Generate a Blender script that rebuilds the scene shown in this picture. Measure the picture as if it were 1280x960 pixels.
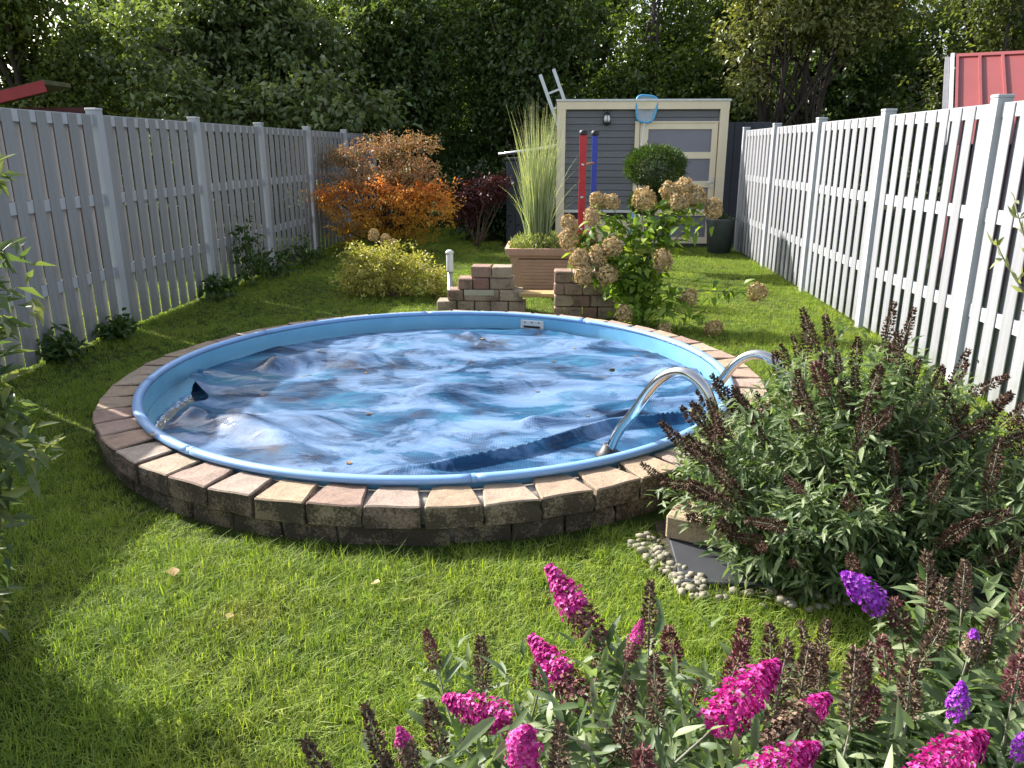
import bpy, bmesh, math, random
import numpy as np
from mathutils import Vector, Matrix, noise
R = math.radians
rng = np.random.default_rng(7)
random.seed(7)
scene = bpy.context.scene
for o in list(bpy.data.objects):
    bpy.data.objects.remove(o)
COL = scene.collection

# ------------------------------------------------------------------ camera
cam_d = bpy.data.cameras.new('camera')
cam = bpy.data.objects.new('camera', cam_d)
COL.objects.link(cam)
cam.location = (0, 0, 1.52)
cam.rotation_euler = (R(90 - 16.566), 0, R(3.064))
cam_d.sensor_width = 36
cam_d.lens = 985 / 1280 * 36
cam_d.clip_start = 0.05
cam_d.clip_end = 600
scene.camera = cam

# ------------------------------------------------------------------ sky, sun, exposure
SUN_EL = R(35)
SUN_DIR = Vector((-0.83, 0.56, 0)).normalized() * math.cos(SUN_EL) + Vector((0, 0, math.sin(SUN_EL)))
world = bpy.data.worlds.new('World')
scene.world = world
world.use_nodes = True
wn = world.node_tree
wn.nodes.clear()
sky = wn.nodes.new('ShaderNodeTexSky')
sky.sky_type = 'NISHITA'
sky.sun_disc = False
sky.sun_elevation = SUN_EL
sky.sun_rotation = math.atan2(SUN_DIR.x, SUN_DIR.y)
sky.air_density = 1.0
sky.dust_density = 3.0
sky.ozone_density = 1.0
bg = wn.nodes.new('ShaderNodeBackground')
bg.inputs[1].default_value = 0.145
wo = wn.nodes.new('ShaderNodeOutputWorld')
hs = wn.nodes.new('ShaderNodeHueSaturation')
hs.inputs['Saturation'].default_value = 0.6      # thin autumn haze: a paler sky
wn.links.new(sky.outputs[0], hs.inputs['Color'])
wn.links.new(hs.outputs[0], bg.inputs[0])
wn.links.new(bg.outputs[0], wo.inputs[0])
sun_d = bpy.data.lights.new('sun', 'SUN')
sun_d.energy = 5.0
sun_d.angle = R(0.55)
sun_d.color = (1.0, 0.96, 0.90)
sun = bpy.data.objects.new('sun', sun_d)
COL.objects.link(sun)
sun.rotation_euler = SUN_DIR.to_track_quat('Z', 'Y').to_euler()
sun.location = (-20, 14, 18)
scene.view_settings.view_transform = 'Standard'
scene.view_settings.look = 'None'
scene.view_settings.gamma = 1
scene.view_settings.exposure = 1.15
scene.render.engine = 'CYCLES'
scene.cycles.max_bounces = 8
scene.cycles.transparent_max_bounces = 8

# ------------------------------------------------------------------ helpers
def tag(o, label=None, cat=None, group=None, kind=None):
    if label: o['label'] = label
    if cat: o['category'] = cat
    if group: o['group'] = group
    if kind: o['kind'] = kind
    return o

def thing(name, label, cat, loc=(0, 0, 0), rz=0, group=None):
    o = bpy.data.objects.new(name, None)
    o.empty_display_size = 0.1
    COL.objects.link(o)
    o.location = loc
    o.rotation_euler = (0, 0, rz)
    return tag(o, label, cat, group)

def link(name, me, parent=None, loc=None, rot=None, scale=None):
    o = bpy.data.objects.new(name, me)
    COL.objects.link(o)
    if parent is not None: o.parent = parent
    if loc is not None: o.location = loc
    if rot is not None: o.rotation_euler = rot
    if scale is not None: o.scale = scale
    return o

def mesh(name, verts, faces, mats, smooth=False, mi=None, tint=None):
    me = bpy.data.meshes.new(name)
    me.from_pydata([tuple(v) for v in verts], [], [tuple(f) for f in faces])
    for m in (mats if isinstance(mats, (list, tuple)) else [mats]):
        me.materials.append(m)
    if mi is not None: me.polygons.foreach_set('material_index', mi)
    if smooth: me.polygons.foreach_set('use_smooth', [True] * len(me.polygons))
    if tint is not None:
        a = me.attributes.new('tint', 'FLOAT', 'POINT')
        a.data.foreach_set('value', np.asarray(tint, np.float32))
    me.update()
    return me

def np_mesh(name, V, F, mat, tint=None, smooth=True):
    """V (n,3), F (m,k) all faces the same size k"""
    me = bpy.data.meshes.new(name)
    n, (m, k) = len(V), F.shape
    me.vertices.add(n)
    me.vertices.foreach_set('co', np.ascontiguousarray(V, np.float32).ravel())
    me.loops.add(m * k)
    me.loops.foreach_set('vertex_index', np.ascontiguousarray(F, np.int32).ravel())
    me.polygons.add(m)
    me.polygons.foreach_set('loop_start', np.arange(0, m * k, k, dtype=np.int32))
    me.polygons.foreach_set('loop_total', np.full(m, k, np.int32))
    if smooth: me.polygons.foreach_set('use_smooth', np.ones(m, bool))
    me.materials.append(mat)
    if tint is not None:
        a = me.attributes.new('tint', 'FLOAT', 'POINT')
        a.data.foreach_set('value', np.ascontiguousarray(tint, np.float32))
    me.update(calc_edges=True)
    return me

class MB:
    """collects shapes into one mesh"""
    def __init__(s): s.v, s.f = [], []
    def add(s, v, f):
        k = len(s.v); s.v += [tuple(p) for p in v]; s.f += [tuple(i + k for i in q) for q in f]; return s
    def box(s, x0, x1, y0, y1, z0, z1, M=None):
        v = [Vector(p) for p in ((x0,y0,z0),(x1,y0,z0),(x1,y1,z0),(x0,y1,z0),(x0,y0,z1),(x1,y0,z1),(x1,y1,z1),(x0,y1,z1))]
        if M is not None: v = [M @ p for p in v]
        return s.add(v, [(0,3,2,1),(4,5,6,7),(0,1,5,4),(1,2,6,5),(2,3,7,6),(3,0,4,7)])
    def tube(s, pts, rad, seg=8, cap=True):
        pts = [Vector(p) for p in pts]
        if not hasattr(rad, '__len__'): rad = [rad] * len(pts)
        n = len(pts); v = []; ref = None
        for i, p in enumerate(pts):
            t = (pts[min(i+1, n-1)] - pts[max(i-1, 0)]).normalized()
            if ref is None:
                ref = Vector((0,0,1)) if abs(t.z) < .9 else Vector((1,0,0))
            a = (ref - t * ref.dot(t)).normalized(); ref = a; b = t.cross(a)
            for k in range(seg):
                w = 2 * math.pi * k / seg
                v.append(p + (a * math.cos(w) + b * math.sin(w)) * rad[i])
        f = [(i*seg+k, i*seg+(k+1) % seg, (i+1)*seg+(k+1) % seg, (i+1)*seg+k) for i in range(n-1) for k in range(seg)]
        if cap: f += [tuple(range(seg-1, -1, -1)), tuple(range((n-1)*seg, n*seg))]
        return s.add(v, f)
    def lathe(s, prof, seg=24, c=(0, 0), cap=True):
        n = len(prof); v = [(c[0] + r*math.cos(2*math.pi*k/seg), c[1] + r*math.sin(2*math.pi*k/seg), z) for r, z in prof for k in range(seg)]
        f = [(i*seg+k, i*seg+(k+1) % seg, (i+1)*seg+(k+1) % seg, (i+1)*seg+k) for i in range(n-1) for k in range(seg)]
        if cap: f += [tuple(range(seg-1, -1, -1)), tuple(range((n-1)*seg, n*seg))]
        return s.add(v, f)
    def me(s, name, mat, smooth=False): return mesh(name, s.v, s.f, mat, smooth)
    def build(s, name, mat, parent=None, smooth=False, loc=None, rot=None): return link(name, s.me(name, mat, smooth), parent, loc, rot)

def bevelled_box(name, sx, sy, sz, mat, bev=0.004, seg=1):
    bm = bmesh.new(); bmesh.ops.create_cube(bm, size=1)
    for v in bm.verts: v.co = Vector((v.co.x * sx, v.co.y * sy, v.co.z * sz))
    bmesh.ops.bevel(bm, geom=bm.edges[:], offset=bev, segments=seg, affect='EDGES')
    me = bpy.data.meshes.new(name); bm.to_mesh(me); bm.free(); me.materials.append(mat); return me

def curve_pts(pts, n=24):
    """Catmull-Rom through pts"""
    P = [Vector(p) for p in pts]; P = [P[0]*2 - P[1]] + P + [P[-1]*2 - P[-2]]; out = []
    m = len(P) - 3
    for i in range(n + 1):
        u = i / n * m; k = min(int(u), m - 1); t = u - k; a, b, c, d = P[k:k+4]
        out.append(0.5 * ((2*b) + (c-a)*t + (2*a-5*b+4*c-d)*t*t + (-a+3*b-3*c+d)*t**3))
    return out

# ------------------------------------------------------------------ materials
def nodes_of(name):
    m = bpy.data.materials.new(name); m.use_nodes = True; nt = m.node_tree
    return m, nt, nt.nodes['Principled BSDF']
def N(nt, typ, **kw):
    n = nt.nodes.new(typ)
    for k, v in kw.items(): setattr(n, k, v)
    return n
def ramp(nt, stops):
    r = N(nt, 'ShaderNodeValToRGB'); e = r.color_ramp.elements
    while len(e) < len(stops): e.new(0.5)
    for i, (p, c) in enumerate(stops):
        e[i].position = p; e[i].color = (*c, 1)
    return r
def tex(nt, scale, detail=5, rough=.6, coord='Object', kind='ShaderNodeTexNoise', stretch=None):
    tc = N(nt, 'ShaderNodeTexCoord'); t = N(nt, kind)
    t.inputs['Scale'].default_value = scale
    if 'Detail' in t.inputs: t.inputs['Detail'].default_value = detail
    if 'Roughness' in t.inputs: t.inputs['Roughness'].default_value = rough
    src = tc.outputs[coord]
    if coord == 'World':
        pass
    if stretch:
        mp = N(nt, 'ShaderNodeMapping'); mp.inputs['Scale'].default_value = stretch
        nt.links.new(src, mp.inputs[0]); src = mp.outputs[0]
    nt.links.new(src, t.inputs['Vector'])
    return t
def wtex(nt, scale, detail=5, rough=.6):
    g = N(nt, 'ShaderNodeNewGeometry'); t = N(nt, 'ShaderNodeTexNoise')
    t.inputs['Scale'].default_value = scale; t.inputs['Detail'].default_value = detail; t.inputs['Roughness'].default_value = rough
    nt.links.new(g.outputs['Position'], t.inputs['Vector']); return t
def mix(nt, fac, a, b, typ='MIX'):
    m = N(nt, 'ShaderNodeMix', data_type='RGBA', blend_type=typ)
    if isinstance(fac, (int, float)): m.inputs[0].default_value = fac
    else: nt.links.new(fac, m.inputs[0])
    for i, x in ((6, a), (7, b)):
        if isinstance(x, tuple): m.inputs[i].default_value = (*x, 1)
        else: nt.links.new(x, m.inputs[i])
    return m.outputs[2]
def math_n(nt, op, a, b=None, clamp=False):
    m = N(nt, 'ShaderNodeMath', operation=op, use_clamp=clamp)
    for i, x in ((0, a), (1, b)):
        if x is None: continue
        if isinstance(x, (int, float)): m.inputs[i].default_value = x
        else: nt.links.new(x, m.inputs[i])
    return m.outputs[0]
def bump(nt, b, h, strength=.3, dist=.01):
    n = N(nt, 'ShaderNodeBump'); n.inputs['Strength'].default_value = strength; n.inputs['Distance'].default_value = dist
    nt.links.new(h, n.inputs['Height']); nt.links.new(n.outputs[0], b.inputs['Normal'])

def plain(name, c, rough=.5, metal=0, var=.12, scale=8, bmp=.15, bscale=60, coat=0, stretch=None, objvar=0):
    m, nt, b = nodes_of(name)
    t = tex(nt, scale, stretch=stretch)
    d = tuple(max(0, x * (1 - var)) for x in c); e = tuple(min(1, x * (1 + var)) for x in c)
    r = ramp(nt, [(.3, d), (.7, e)]); nt.links.new(t.outputs[0], r.inputs[0])
    out = r.outputs[0]
    if objvar:
        oi = N(nt, 'ShaderNodeObjectInfo')
        r2 = ramp(nt, [(0, (1 - objvar,) * 3), (1, (1 + objvar,) * 3)]); nt.links.new(oi.outputs['Random'], r2.inputs[0])
        out = mix(nt, 1.0, out, r2.outputs[0], 'MULTIPLY')
    nt.links.new(out, b.inputs['Base Color'])
    b.inputs['Roughness'].default_value = rough; b.inputs['Metallic'].default_value = metal
    b.inputs['Coat Weight'].default_value = coat
    if bmp:
        t2 = tex(nt, bscale, stretch=stretch); bump(nt, b, t2.outputs[0], bmp, .004)
    return m

def add_algae(m, z0, z1):
    nt = m.node_tree; b = nt.nodes['Principled BSDF']; src = b.inputs['Base Color'].links[0].from_socket
    g = N(nt, 'ShaderNodeNewGeometry'); sx = N(nt, 'ShaderNodeSeparateXYZ'); nt.links.new(g.outputs['Position'], sx.inputs[0])
    t = wtex(nt, 6, 6, .7); h = math_n(nt, 'ADD', sx.outputs['Z'], math_n(nt, 'MULTIPLY', math_n(nt, 'SUBTRACT', t.outputs[0], .5), .9))
    mr = N(nt, 'ShaderNodeMapRange'); mr.inputs[1].default_value = z1; mr.inputs[2].default_value = z0; mr.inputs[3].default_value = 0; mr.inputs[4].default_value = .55; nt.links.new(h, mr.inputs[0])
    nt.links.new(mix(nt, mr.outputs[0], src, (.10, .115, .06)), b.inputs['Base Color'])

def leafmat(name, cols, src='attr', trans=.35, rough=.5, tcol=None, spec=.4):
    """cols: ramp stops along each leaf's own random tint"""
    m, nt, b = nodes_of(name)
    n = len(cols); r = ramp(nt, [(i / max(1, n - 1), c) for i, c in enumerate(cols)])
    if src == 'attr':
        a = N(nt, 'ShaderNodeAttribute', attribute_name='tint'); nt.links.new(a.outputs['Fac'], r.inputs[0])
    else:
        oi = N(nt, 'ShaderNodeObjectInfo'); nt.links.new(oi.outputs['Random'], r.inputs[0])
    nt.links.new(r.outputs[0], b.inputs['Base Color'])
    b.inputs['Roughness'].default_value = rough
    b.inputs['Specular IOR Level'].default_value = spec
    tr = N(nt, 'ShaderNodeBsdfTranslucent')
    c = mix(nt, 1.0, r.outputs[0], tcol or (1.35, 1.45, .55), 'MULTIPLY')
    nt.links.new(c, tr.inputs[0])
    ms = N(nt, 'ShaderNodeMixShader'); ms.inputs[0].default_value = trans
    nt.links.new(b.outputs[0], ms.inputs[1]); nt.links.new(tr.outputs[0], ms.inputs[2])
    nt.links.new(ms.outputs[0], nt.nodes['Material Output'].inputs[0])
    return m

M = {}
M['bark'] = plain('bark', (.05, .038, .028), .9, var=.4, scale=6, bmp=.8, bscale=30, stretch=(1, 1, .2))
M['stem_brown'] = plain('stem_brown', (.16, .11, .07), .8, var=.3, scale=30)
M['stem_green'] = plain('stem_green', (.13, .16, .07), .7, var=.2, scale=30)
M['stem_grey'] = plain('stem_grey', (.22, .21, .16), .8, var=.2, scale=30)
M['fence_grey'] = plain('fence_grey', (.25, .25, .25), .6, var=.1, scale=3, bmp=.35, bscale=26, stretch=(8, 8, .5), objvar=.07)
M['fence_right'] = plain('fence_right', (.25, .255, .27), .6, var=.1, scale=3, bmp=.35, bscale=26, stretch=(8, 8, .5), objvar=.07)
M['fence_white'] = plain('fence_white', (.40, .41, .43), .45, var=.05, scale=3, bmp=.1, objvar=.04)
add_algae(M['fence_grey'], -.05, .3); add_algae(M['fence_right'], -.1, .22)
M['cream'] = plain('cream', (.84, .71, .50), .55, var=.06, scale=3, bmp=.12, bscale=40, stretch=(1, 1, .2))
M['siding'] = plain('siding', (.16, .16, .17), .6, var=.12, scale=4, bmp=.3, bscale=30, stretch=(.3, 1, 4), objvar=.12)
M['door_panel'] = plain('door_panel', (.21, .205, .24), .45, var=.06, scale=3, bmp=.05)
M['dark_board'] = plain('dark_board', (.045, .048, .06), .6, var=.15, scale=4, objvar=.15)
M['black'] = plain('black', (.015, .015, .017), .5, var=.2)
M['metal'] = plain('metal', (.55, .56, .58), .3, 1, var=.08, scale=14, bmp=.03)
M['steel'] = plain('steel', (.66, .64, .61), .16, 1, var=.08, scale=10, bmp=.02)
M['red_paint'] = plain('red_paint', (.55, .025, .04), .35, var=.1, scale=9, coat=.2, bmp=.04)
M['blue_paint'] = plain('blue_paint', (.03, .06, .42), .35, var=.1, scale=9, coat=.2, bmp=.04)
M['orange_wood'] = plain('orange_wood', (.42, .2, .08), .6, var=.15)
M['red_wood'] = plain('red_wood', (.07, .011, .013), .7, var=.25, scale=5, objvar=.2)
M['moss'] = plain('moss', (.075, .075, .03), .95, var=.5, scale=10, bmp=.8, bscale=40)
M['red_metal'] = plain('red_metal', (.25, .06, .058), .5, var=.07, scale=3, bmp=.05, objvar=.05)
M['planter'] = plain('planter', (.50, .30, .225), .65, var=.1, scale=7, bmp=.15)
M['grey_pot'] = plain('grey_pot', (.045, .055, .055), .6, var=.25, scale=8)
M['white_plastic'] = plain('white_plastic', (.7, .7, .66), .4, var=.06, scale=6)
M['glass_white'] = plain('glass_white', (.72, .74, .72), .15, var=.05, scale=6, coat=.5)
M['yellow_wood'] = plain('yellow_wood', (.42, .29, .12), .65, var=.2, scale=8, stretch=(.3, 1, 1))
M['net_blue'] = plain('net_blue', (.09, .38, .62), .4, var=.08, scale=8)
M['soil'] = plain('soil', (.05, .038, .025), .95, var=.4, scale=20, bmp=.9)
M['joint'] = plain('joint', (.34, .31, .27), .95, var=.3, scale=25, bmp=.6)

def stone_mat(name, cols, stain=0.0, stain_col=(.035, .027, .02), moss=False):
    m, nt, b = nodes_of(name)
    oi = N(nt, 'ShaderNodeObjectInfo'); n = len(cols)
    r = ramp(nt, [(i / (n - 1), c) for i, c in enumerate(cols)]); nt.links.new(oi.outputs['Random'], r.inputs[0])
    t = wtex(nt, 14, 6, .7); sp = ramp(nt, [(.3, (.72, .70, .68)), (.52, (1, 1, 1)), (.75, (1.16, 1.12, 1.05))]); nt.links.new(t.outputs[0], sp.inputs[0])
    c = mix(nt, 1.0, r.outputs[0], sp.outputs[0], 'MULTIPLY')
    g = wtex(nt, 160, 2, .5); gr = ramp(nt, [(.35, (.8, .8, .8)), (.65, (1.12, 1.12, 1.12))]); nt.links.new(g.outputs[0], gr.inputs[0])
    c = mix(nt, 1.0, c, gr.outputs[0], 'MULTIPLY')
    if stain:
        s = wtex(nt, 85, 6, .75); s_big = wtex(nt, 7, 4, .6); s_sum = math_n(nt, 'ADD', math_n(nt, 'MULTIPLY', s.outputs[0], .5), math_n(nt, 'MULTIPLY', s_big.outputs[0], .5))
        sr = ramp(nt, [(.55 - .16 * stain, (0, 0, 0)), (.64 - .16 * stain, (1, 1, 1))]); nt.links.new(s_sum, sr.inputs[0])
        f = math_n(nt, 'MULTIPLY', sr.outputs[0], min(1, .55 + .4 * stain))
        c = mix(nt, f, c, stain_col)
    if moss:
        s = wtex(nt, 5, 6, .7); sr = ramp(nt, [(.58, (0, 0, 0)), (.75, (.5, .5, .5))]); nt.links.new(s.outputs[0], sr.inputs[0])
        c = mix(nt, sr.outputs[0], c, (.045, .05, .018))
    nt.links.new(c, b.inputs['Base Color']); b.inputs['Roughness'].default_value = .92
    h = wtex(nt, 55, 7, .8); bump(nt, b, h.outputs[0], .8, .009)
    return m
BEIGE = [(.33, .24, .18), (.42, .32, .21), (.31, .205, .165), (.43, .35, .25), (.36, .25, .20), (.40, .33, .27)]
M['coping_top'] = stone_mat('coping_top', BEIGE)
M['coping_face'] = stone_mat('coping_face', [(.34, .25, .185), (.40, .31, .22), (.30, .21, .165)], stain=.72)
M['lower_face'] = stone_mat('lower_face', [(.29, .22, .16), (.32, .25, .18), (.26, .19, .14)], stain=.8, moss=True)
M['wall_block'] = stone_mat('wall_block', [(.36, .22, .16), (.42, .33, .25), (.30, .16, .13), (.46, .37, .27), (.38, .24, .19)], stain=.32)
M['step_block'] = stone_mat('step_block', [(.44, .33, .22), (.46, .36, .24)], stain=.15)
M['slate'] = plain('slate', (.032, .034, .04), .65, var=.2, scale=6, bmp=.3, bscale=30, objvar=.15)
M['pebble'] = plain('pebble', (.22, .20, .145), .8, var=.5, scale=9)

# ground under the grass
def ground_mat():
    m, nt, b = nodes_of('lawn_ground')
    t = wtex(nt, 9, 6); r = ramp(nt, [(.3, (.022, .035, .008)), (.55, (.045, .07, .014)), (.75, (.085, .08, .03))]); nt.links.new(t.outputs[0], r.inputs[0])
    nt.links.new(r.outputs[0], b.inputs['Base Color']); b.inputs['Roughness'].default_value = .95; b.inputs['Specular IOR Level'].default_value = .1
    h = wtex(nt, 60, 5); bump(nt, b, h.outputs[0], .8, .02); return m
M['ground'] = ground_mat()

def grass_mat():
    m, nt, b = nodes_of('grass_blade')
    a = N(nt, 'ShaderNodeAttribute', attribute_name='tint'); oi = N(nt, 'ShaderNodeObjectInfo')
    f = math_n(nt, 'ADD', math_n(nt, 'MULTIPLY', a.outputs['Fac'], .55), math_n(nt, 'MULTIPLY', oi.outputs['Random'], .45))
    r = ramp(nt, [(0, (.09, .16, .025)), (.35, (.19, .28, .044)), (.7, (.31, .39, .072)), (.92, (.43, .46, .13)), (1, (.60, .54, .30))]); nt.links.new(f, r.inputs[0])
    p = wtex(nt, 1.6, 4, .6); pr = ramp(nt, [(.52, (0, 0, 0)), (.72, (.55, .55, .55))]); nt.links.new(p.outputs[0], pr.inputs[0])
    c = mix(nt, pr.outputs[0], r.outputs[0], (.36, .33, .10))
    p2 = wtex(nt, .7, 3, .6); p2r = ramp(nt, [(.35, (.8, .84, .8)), (.65, (1.12, 1.1, 1.0))]); nt.links.new(p2.outputs[0], p2r.inputs[0])
    c = mix(nt, 1.0, c, p2r.outputs[0], 'MULTIPLY')
    nt.links.new(c, b.inputs['Base Color']); b.inputs['Roughness'].default_value = .55; b.inputs['Specular IOR Level'].default_value = .25
    tr = N(nt, 'ShaderNodeBsdfTranslucent'); nt.links.new(mix(nt, 1.0, c, (1.5, 1.55, .6), 'MULTIPLY'), tr.inputs[0])
    ms = N(nt, 'ShaderNodeMixShader'); ms.inputs[0].default_value = .42
    nt.links.new(b.outputs[0], ms.inputs[1]); nt.links.new(tr.outputs[0], ms.inputs[2])
    nt.links.new(ms.outputs[0], nt.nodes['Material Output'].inputs[0]); return m
M['grass'] = grass_mat()

# ------------------------------------------------------------------ leaves
def unit(a): return a / np.maximum(np.linalg.norm(a, axis=-1, keepdims=True), 1e-9)

def leaf_arrays(P, D, Nn, L, W, fold=.25, droop=.15, lance=False):
    """folded leaves; returns V, F(tri)"""
    n = len(P); D = unit(D); S = unit(np.cross(D, Nn)); U = np.cross(S, D)
    L = np.broadcast_to(L, n)[:, None]; W = np.broadcast_to(W, n)[:, None]
    if not lance:
        a = P; t = P + D * L - U * L * droop
        l = P + D * L * .42 + S * W * .5 + U * W * fold; r = P + D * L * .42 - S * W * .5 + U * W * fold
        V = np.stack([a, r, t, l], 1).reshape(-1, 3)
        b = np.arange(n)[:, None] * 4
        F = np.concatenate([b + [0, 1, 2], b + [0, 2, 3]], 1).reshape(-1, 3)
        return V, F, 4
    c1 = P + D * L * .33; c2 = P + D * L * .68 - U * L * droop * .4; t = P + D * L - U * L * droop
    k = W * .5
    V = np.stack([P, c1 + S*k + U*k*fold*2, c1, c1 - S*k + U*k*fold*2, c2 + S*k*.72 + U*k*fold, c2, c2 - S*k*.72 + U*k*fold, t], 1).reshape(-1, 3)
    b = np.arange(n)[:, None] * 8
    tr = [(0,2,1),(0,3,2),(1,2,5),(1,5,4),(2,3,6),(2,6,5),(4,5,7),(5,6,7)]
    F = np.concatenate([b + list(q) for q in tr], 1).reshape(-1, 3)
    return V, F, 8

def leaf_mesh(name, P, D, Nn, L, W, mat, tint=None, **kw):
    V, F, k = leaf_arrays(P, D, Nn, L, W, **kw)
    if tint is None: tint = rng.random(len(P))
    return np_mesh(name, V, F, mat, np.repeat(tint, k))

def rand_unit(n): return unit(rng.normal(size=(n, 3)))

def crown_points(blobs, nclump, per, clump_r, shell=.45, squash=.7):
    """leaf positions in twig clumps spread through several ellipsoids"""
    vol = np.array([b[3] * b[4] * b[5] for b in blobs]) ** .8; vol /= vol.sum()
    idx = rng.choice(len(blobs), nclump, p=vol); B = np.array(blobs, float)[idx]
    d = rand_unit(nclump); rr = (shell + (1 - shell) * rng.random(nclump) ** .6) * (1 + .16 * rng.normal(size=nclump))
    C = B[:, :3] + d * rr[:, None] * B[:, 3:6]
    out = unit(d * np.array([1, 1, .6]) + np.array([0, 0, .15]) + .35 * rng.normal(size=(nclump, 3)))
    P = np.repeat(C, per, 0); o = np.repeat(out, per, 0); n = len(P)
    ax = rng.random(n)[:, None] - .5
    P = P + o * ax * clump_r * 2.2 + rng.normal(size=(n, 3)) * clump_r * np.array([.55, .55, .55 * squash])
    D = unit(o * .7 + rng.normal(size=(n, 3)) * .7 + np.array([0, 0, -.25]))
    Nn = unit(np.array([0, 0, 1.0]) + o * .5 + rng.normal(size=(n, 3)) * .55)
    tint = np.clip(np.repeat(rng.random(nclump), per) * .55 + rng.random(n) * .45, 0, 1)
    keep = P[:, 2] > 0.03
    return P[keep], D[keep], Nn[keep], tint[keep]

def branches(mb, base, tips, r0, seg=7, bend=.3, mid=None):
    base = Vector(base)
    for t in tips:
        t = Vector(t); c = base.lerp(t, .5) + Vector((random.uniform(-1, 1), random.uniform(-1, 1), random.uniform(.0, 1))) * bend * (t - base).length * .4
        pts = curve_pts([base, c, t], 8)
        mb.tube(pts, [r0 * (1 - .85 * i / 8) for i in range(9)], seg)

def make_tree(name, label, base, blobs, nclump, per, leaf_L, clump_r, lmat, trunk_r=.12, stems=1, group='trees behind the garden', shell=.35, ratio=.6, bark='bark'):
    bx, by = base[:2]
    t = thing(name, label, 'tree', (bx, by, 0), 0, group)
    mb = MB(); bl = [(b[0]-bx, b[1]-by, b[2], b[3], b[4], b[5]) for b in blobs]
    zlow = min(b[2] - b[5] * .6 for b in bl); ztop = max(b[2] for b in bl)
    for s in range(stems):
        a = random.random() * 6.28; sp = 0 if stems == 1 else .2 + .12 * s
        foot = Vector((math.cos(a) * trunk_r * (stems > 1), math.sin(a) * trunk_r * (stems > 1), -.1))
        fork = Vector((math.cos(a) * sp, math.sin(a) * sp, max(.5, zlow * .8)))
        top = Vector((math.cos(a) * sp * 2.2, math.sin(a) * sp * 2.2, ztop))
        pts = curve_pts([foot, fork, top], 10); rr = trunk_r / math.sqrt(stems)
        mb.tube(pts, [rr * (1.15 - .85 * i / 10) for i in range(11)], 9)
        for b in bl:
            tips = []
            for _ in range(3 if stems == 1 else 1):
                d = Vector((random.uniform(-1, 1), random.uniform(-1, 1), random.uniform(-.4, .9))).normalized()
                tips.append(Vector(b[:3]) + Vector((d.x*b[3], d.y*b[4], d.z*b[5])) * .8)
            branches(mb, pts[random.randint(4, 8)], tips, rr * .5)
    mb.build('trunk', M[bark], t, True)
    P, D, Nn, tint = crown_points(bl, nclump, per, clump_r, shell)
    L = leaf_L * (.6 + .7 * rng.random(len(P)))
    link('crown', leaf_mesh('crown', P, D, Nn, L, L * ratio, lmat, tint), t)
    return t

# ================================================================== SETTING
g = mesh('ground', [(-250, -60, 0), (250, -60, 0), (250, 420, 0), (-250, 420, 0)], [(0, 1, 2, 3)], M['ground'])
# the ground sheet has a round hole for the sunken pool
PC = Vector((-0.69, 4.735)); PR = 1.755
ring = 64; bm = bmesh.new()
inner = [bm.verts.new((PC.x + (PR + .03) * math.cos(2*math.pi*k/ring), PC.y + (PR + .03) * math.sin(2*math.pi*k/ring), 0)) for k in range(ring)]
outer = [bm.verts.new((PC.x + 420 * math.cos(2*math.pi*k/ring), PC.y + 420 * math.sin(2*math.pi*k/ring), 0)) for k in range(ring)]
for k in range(ring): bm.faces.new((inner[k], outer[k], outer[(k+1) % ring], inner[(k+1) % ring]))
bpy.data.meshes.remove(g); g = bpy.data.meshes.new('ground'); bm.to_mesh(g); bm.free(); g.materials.append(M['ground'])
tag(link('ground', g), kind='structure')

# ---- slate path with pebble edging (right of the pool)
path = MB().box(.44, 2.55, 2.50, 3.06, .003, .012).build('path', M['soil']); tag(path, kind='structure')
slab_me = bevelled_box('slab', .492, .5, .03, M['slate'], .004)
for i in range(4):
    link('slab', slab_me, path, (.72 + i * .5, 2.785, .02 + random.uniform(-.002, .003)), (0, 0, random.uniform(-.01, .01)))
pb = MB()
def pebble(mb, x, y, z, r):
    st = bmesh.new(); bmesh.ops.create_icosphere(st, subdivisions=1, radius=1)
    a = random.random() * 3; sx, sy, sz = r * random.uniform(.8, 1.3), r * random.uniform(.7, 1), r * random.uniform(.5, .75)
    v = [(x + (p.co.x*sx*math.cos(a) - p.co.y*sy*math.sin(a)), y + (p.co.x*sx*math.sin(a) + p.co.y*sy*math.cos(a)), z + p.co.z*sz) for p in st.verts]
    st.verts.index_update(); mb.add(v, [[q.index for q in f.verts] for f in st.faces]); st.free()
for i in range(230):
    u = random.random()
    p0 = Vector((.37, 2.86)).lerp(Vector((.54, 2.47)), u) if i < 130 else Vector((.54, 2.47)).lerp(Vector((2.4, 2.45)), random.random())
    pebble(pb, p0.x + random.uniform(-.055, .045), p0.y + random.uniform(-.05, .05), random.uniform(.012, .04), random.uniform(.012, .024))
for i in range(90):
    pebble(pb, random.uniform(1.3, 2.5), 3.1 + random.uniform(-.05, .05), random.uniform(.012, .035), random.uniform(.012, .024))
tag(pb.build('pebbles', M['pebble'], smooth=True), 'cream white pebbles edging the slate path', 'pebbles', kind='stuff')

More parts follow.
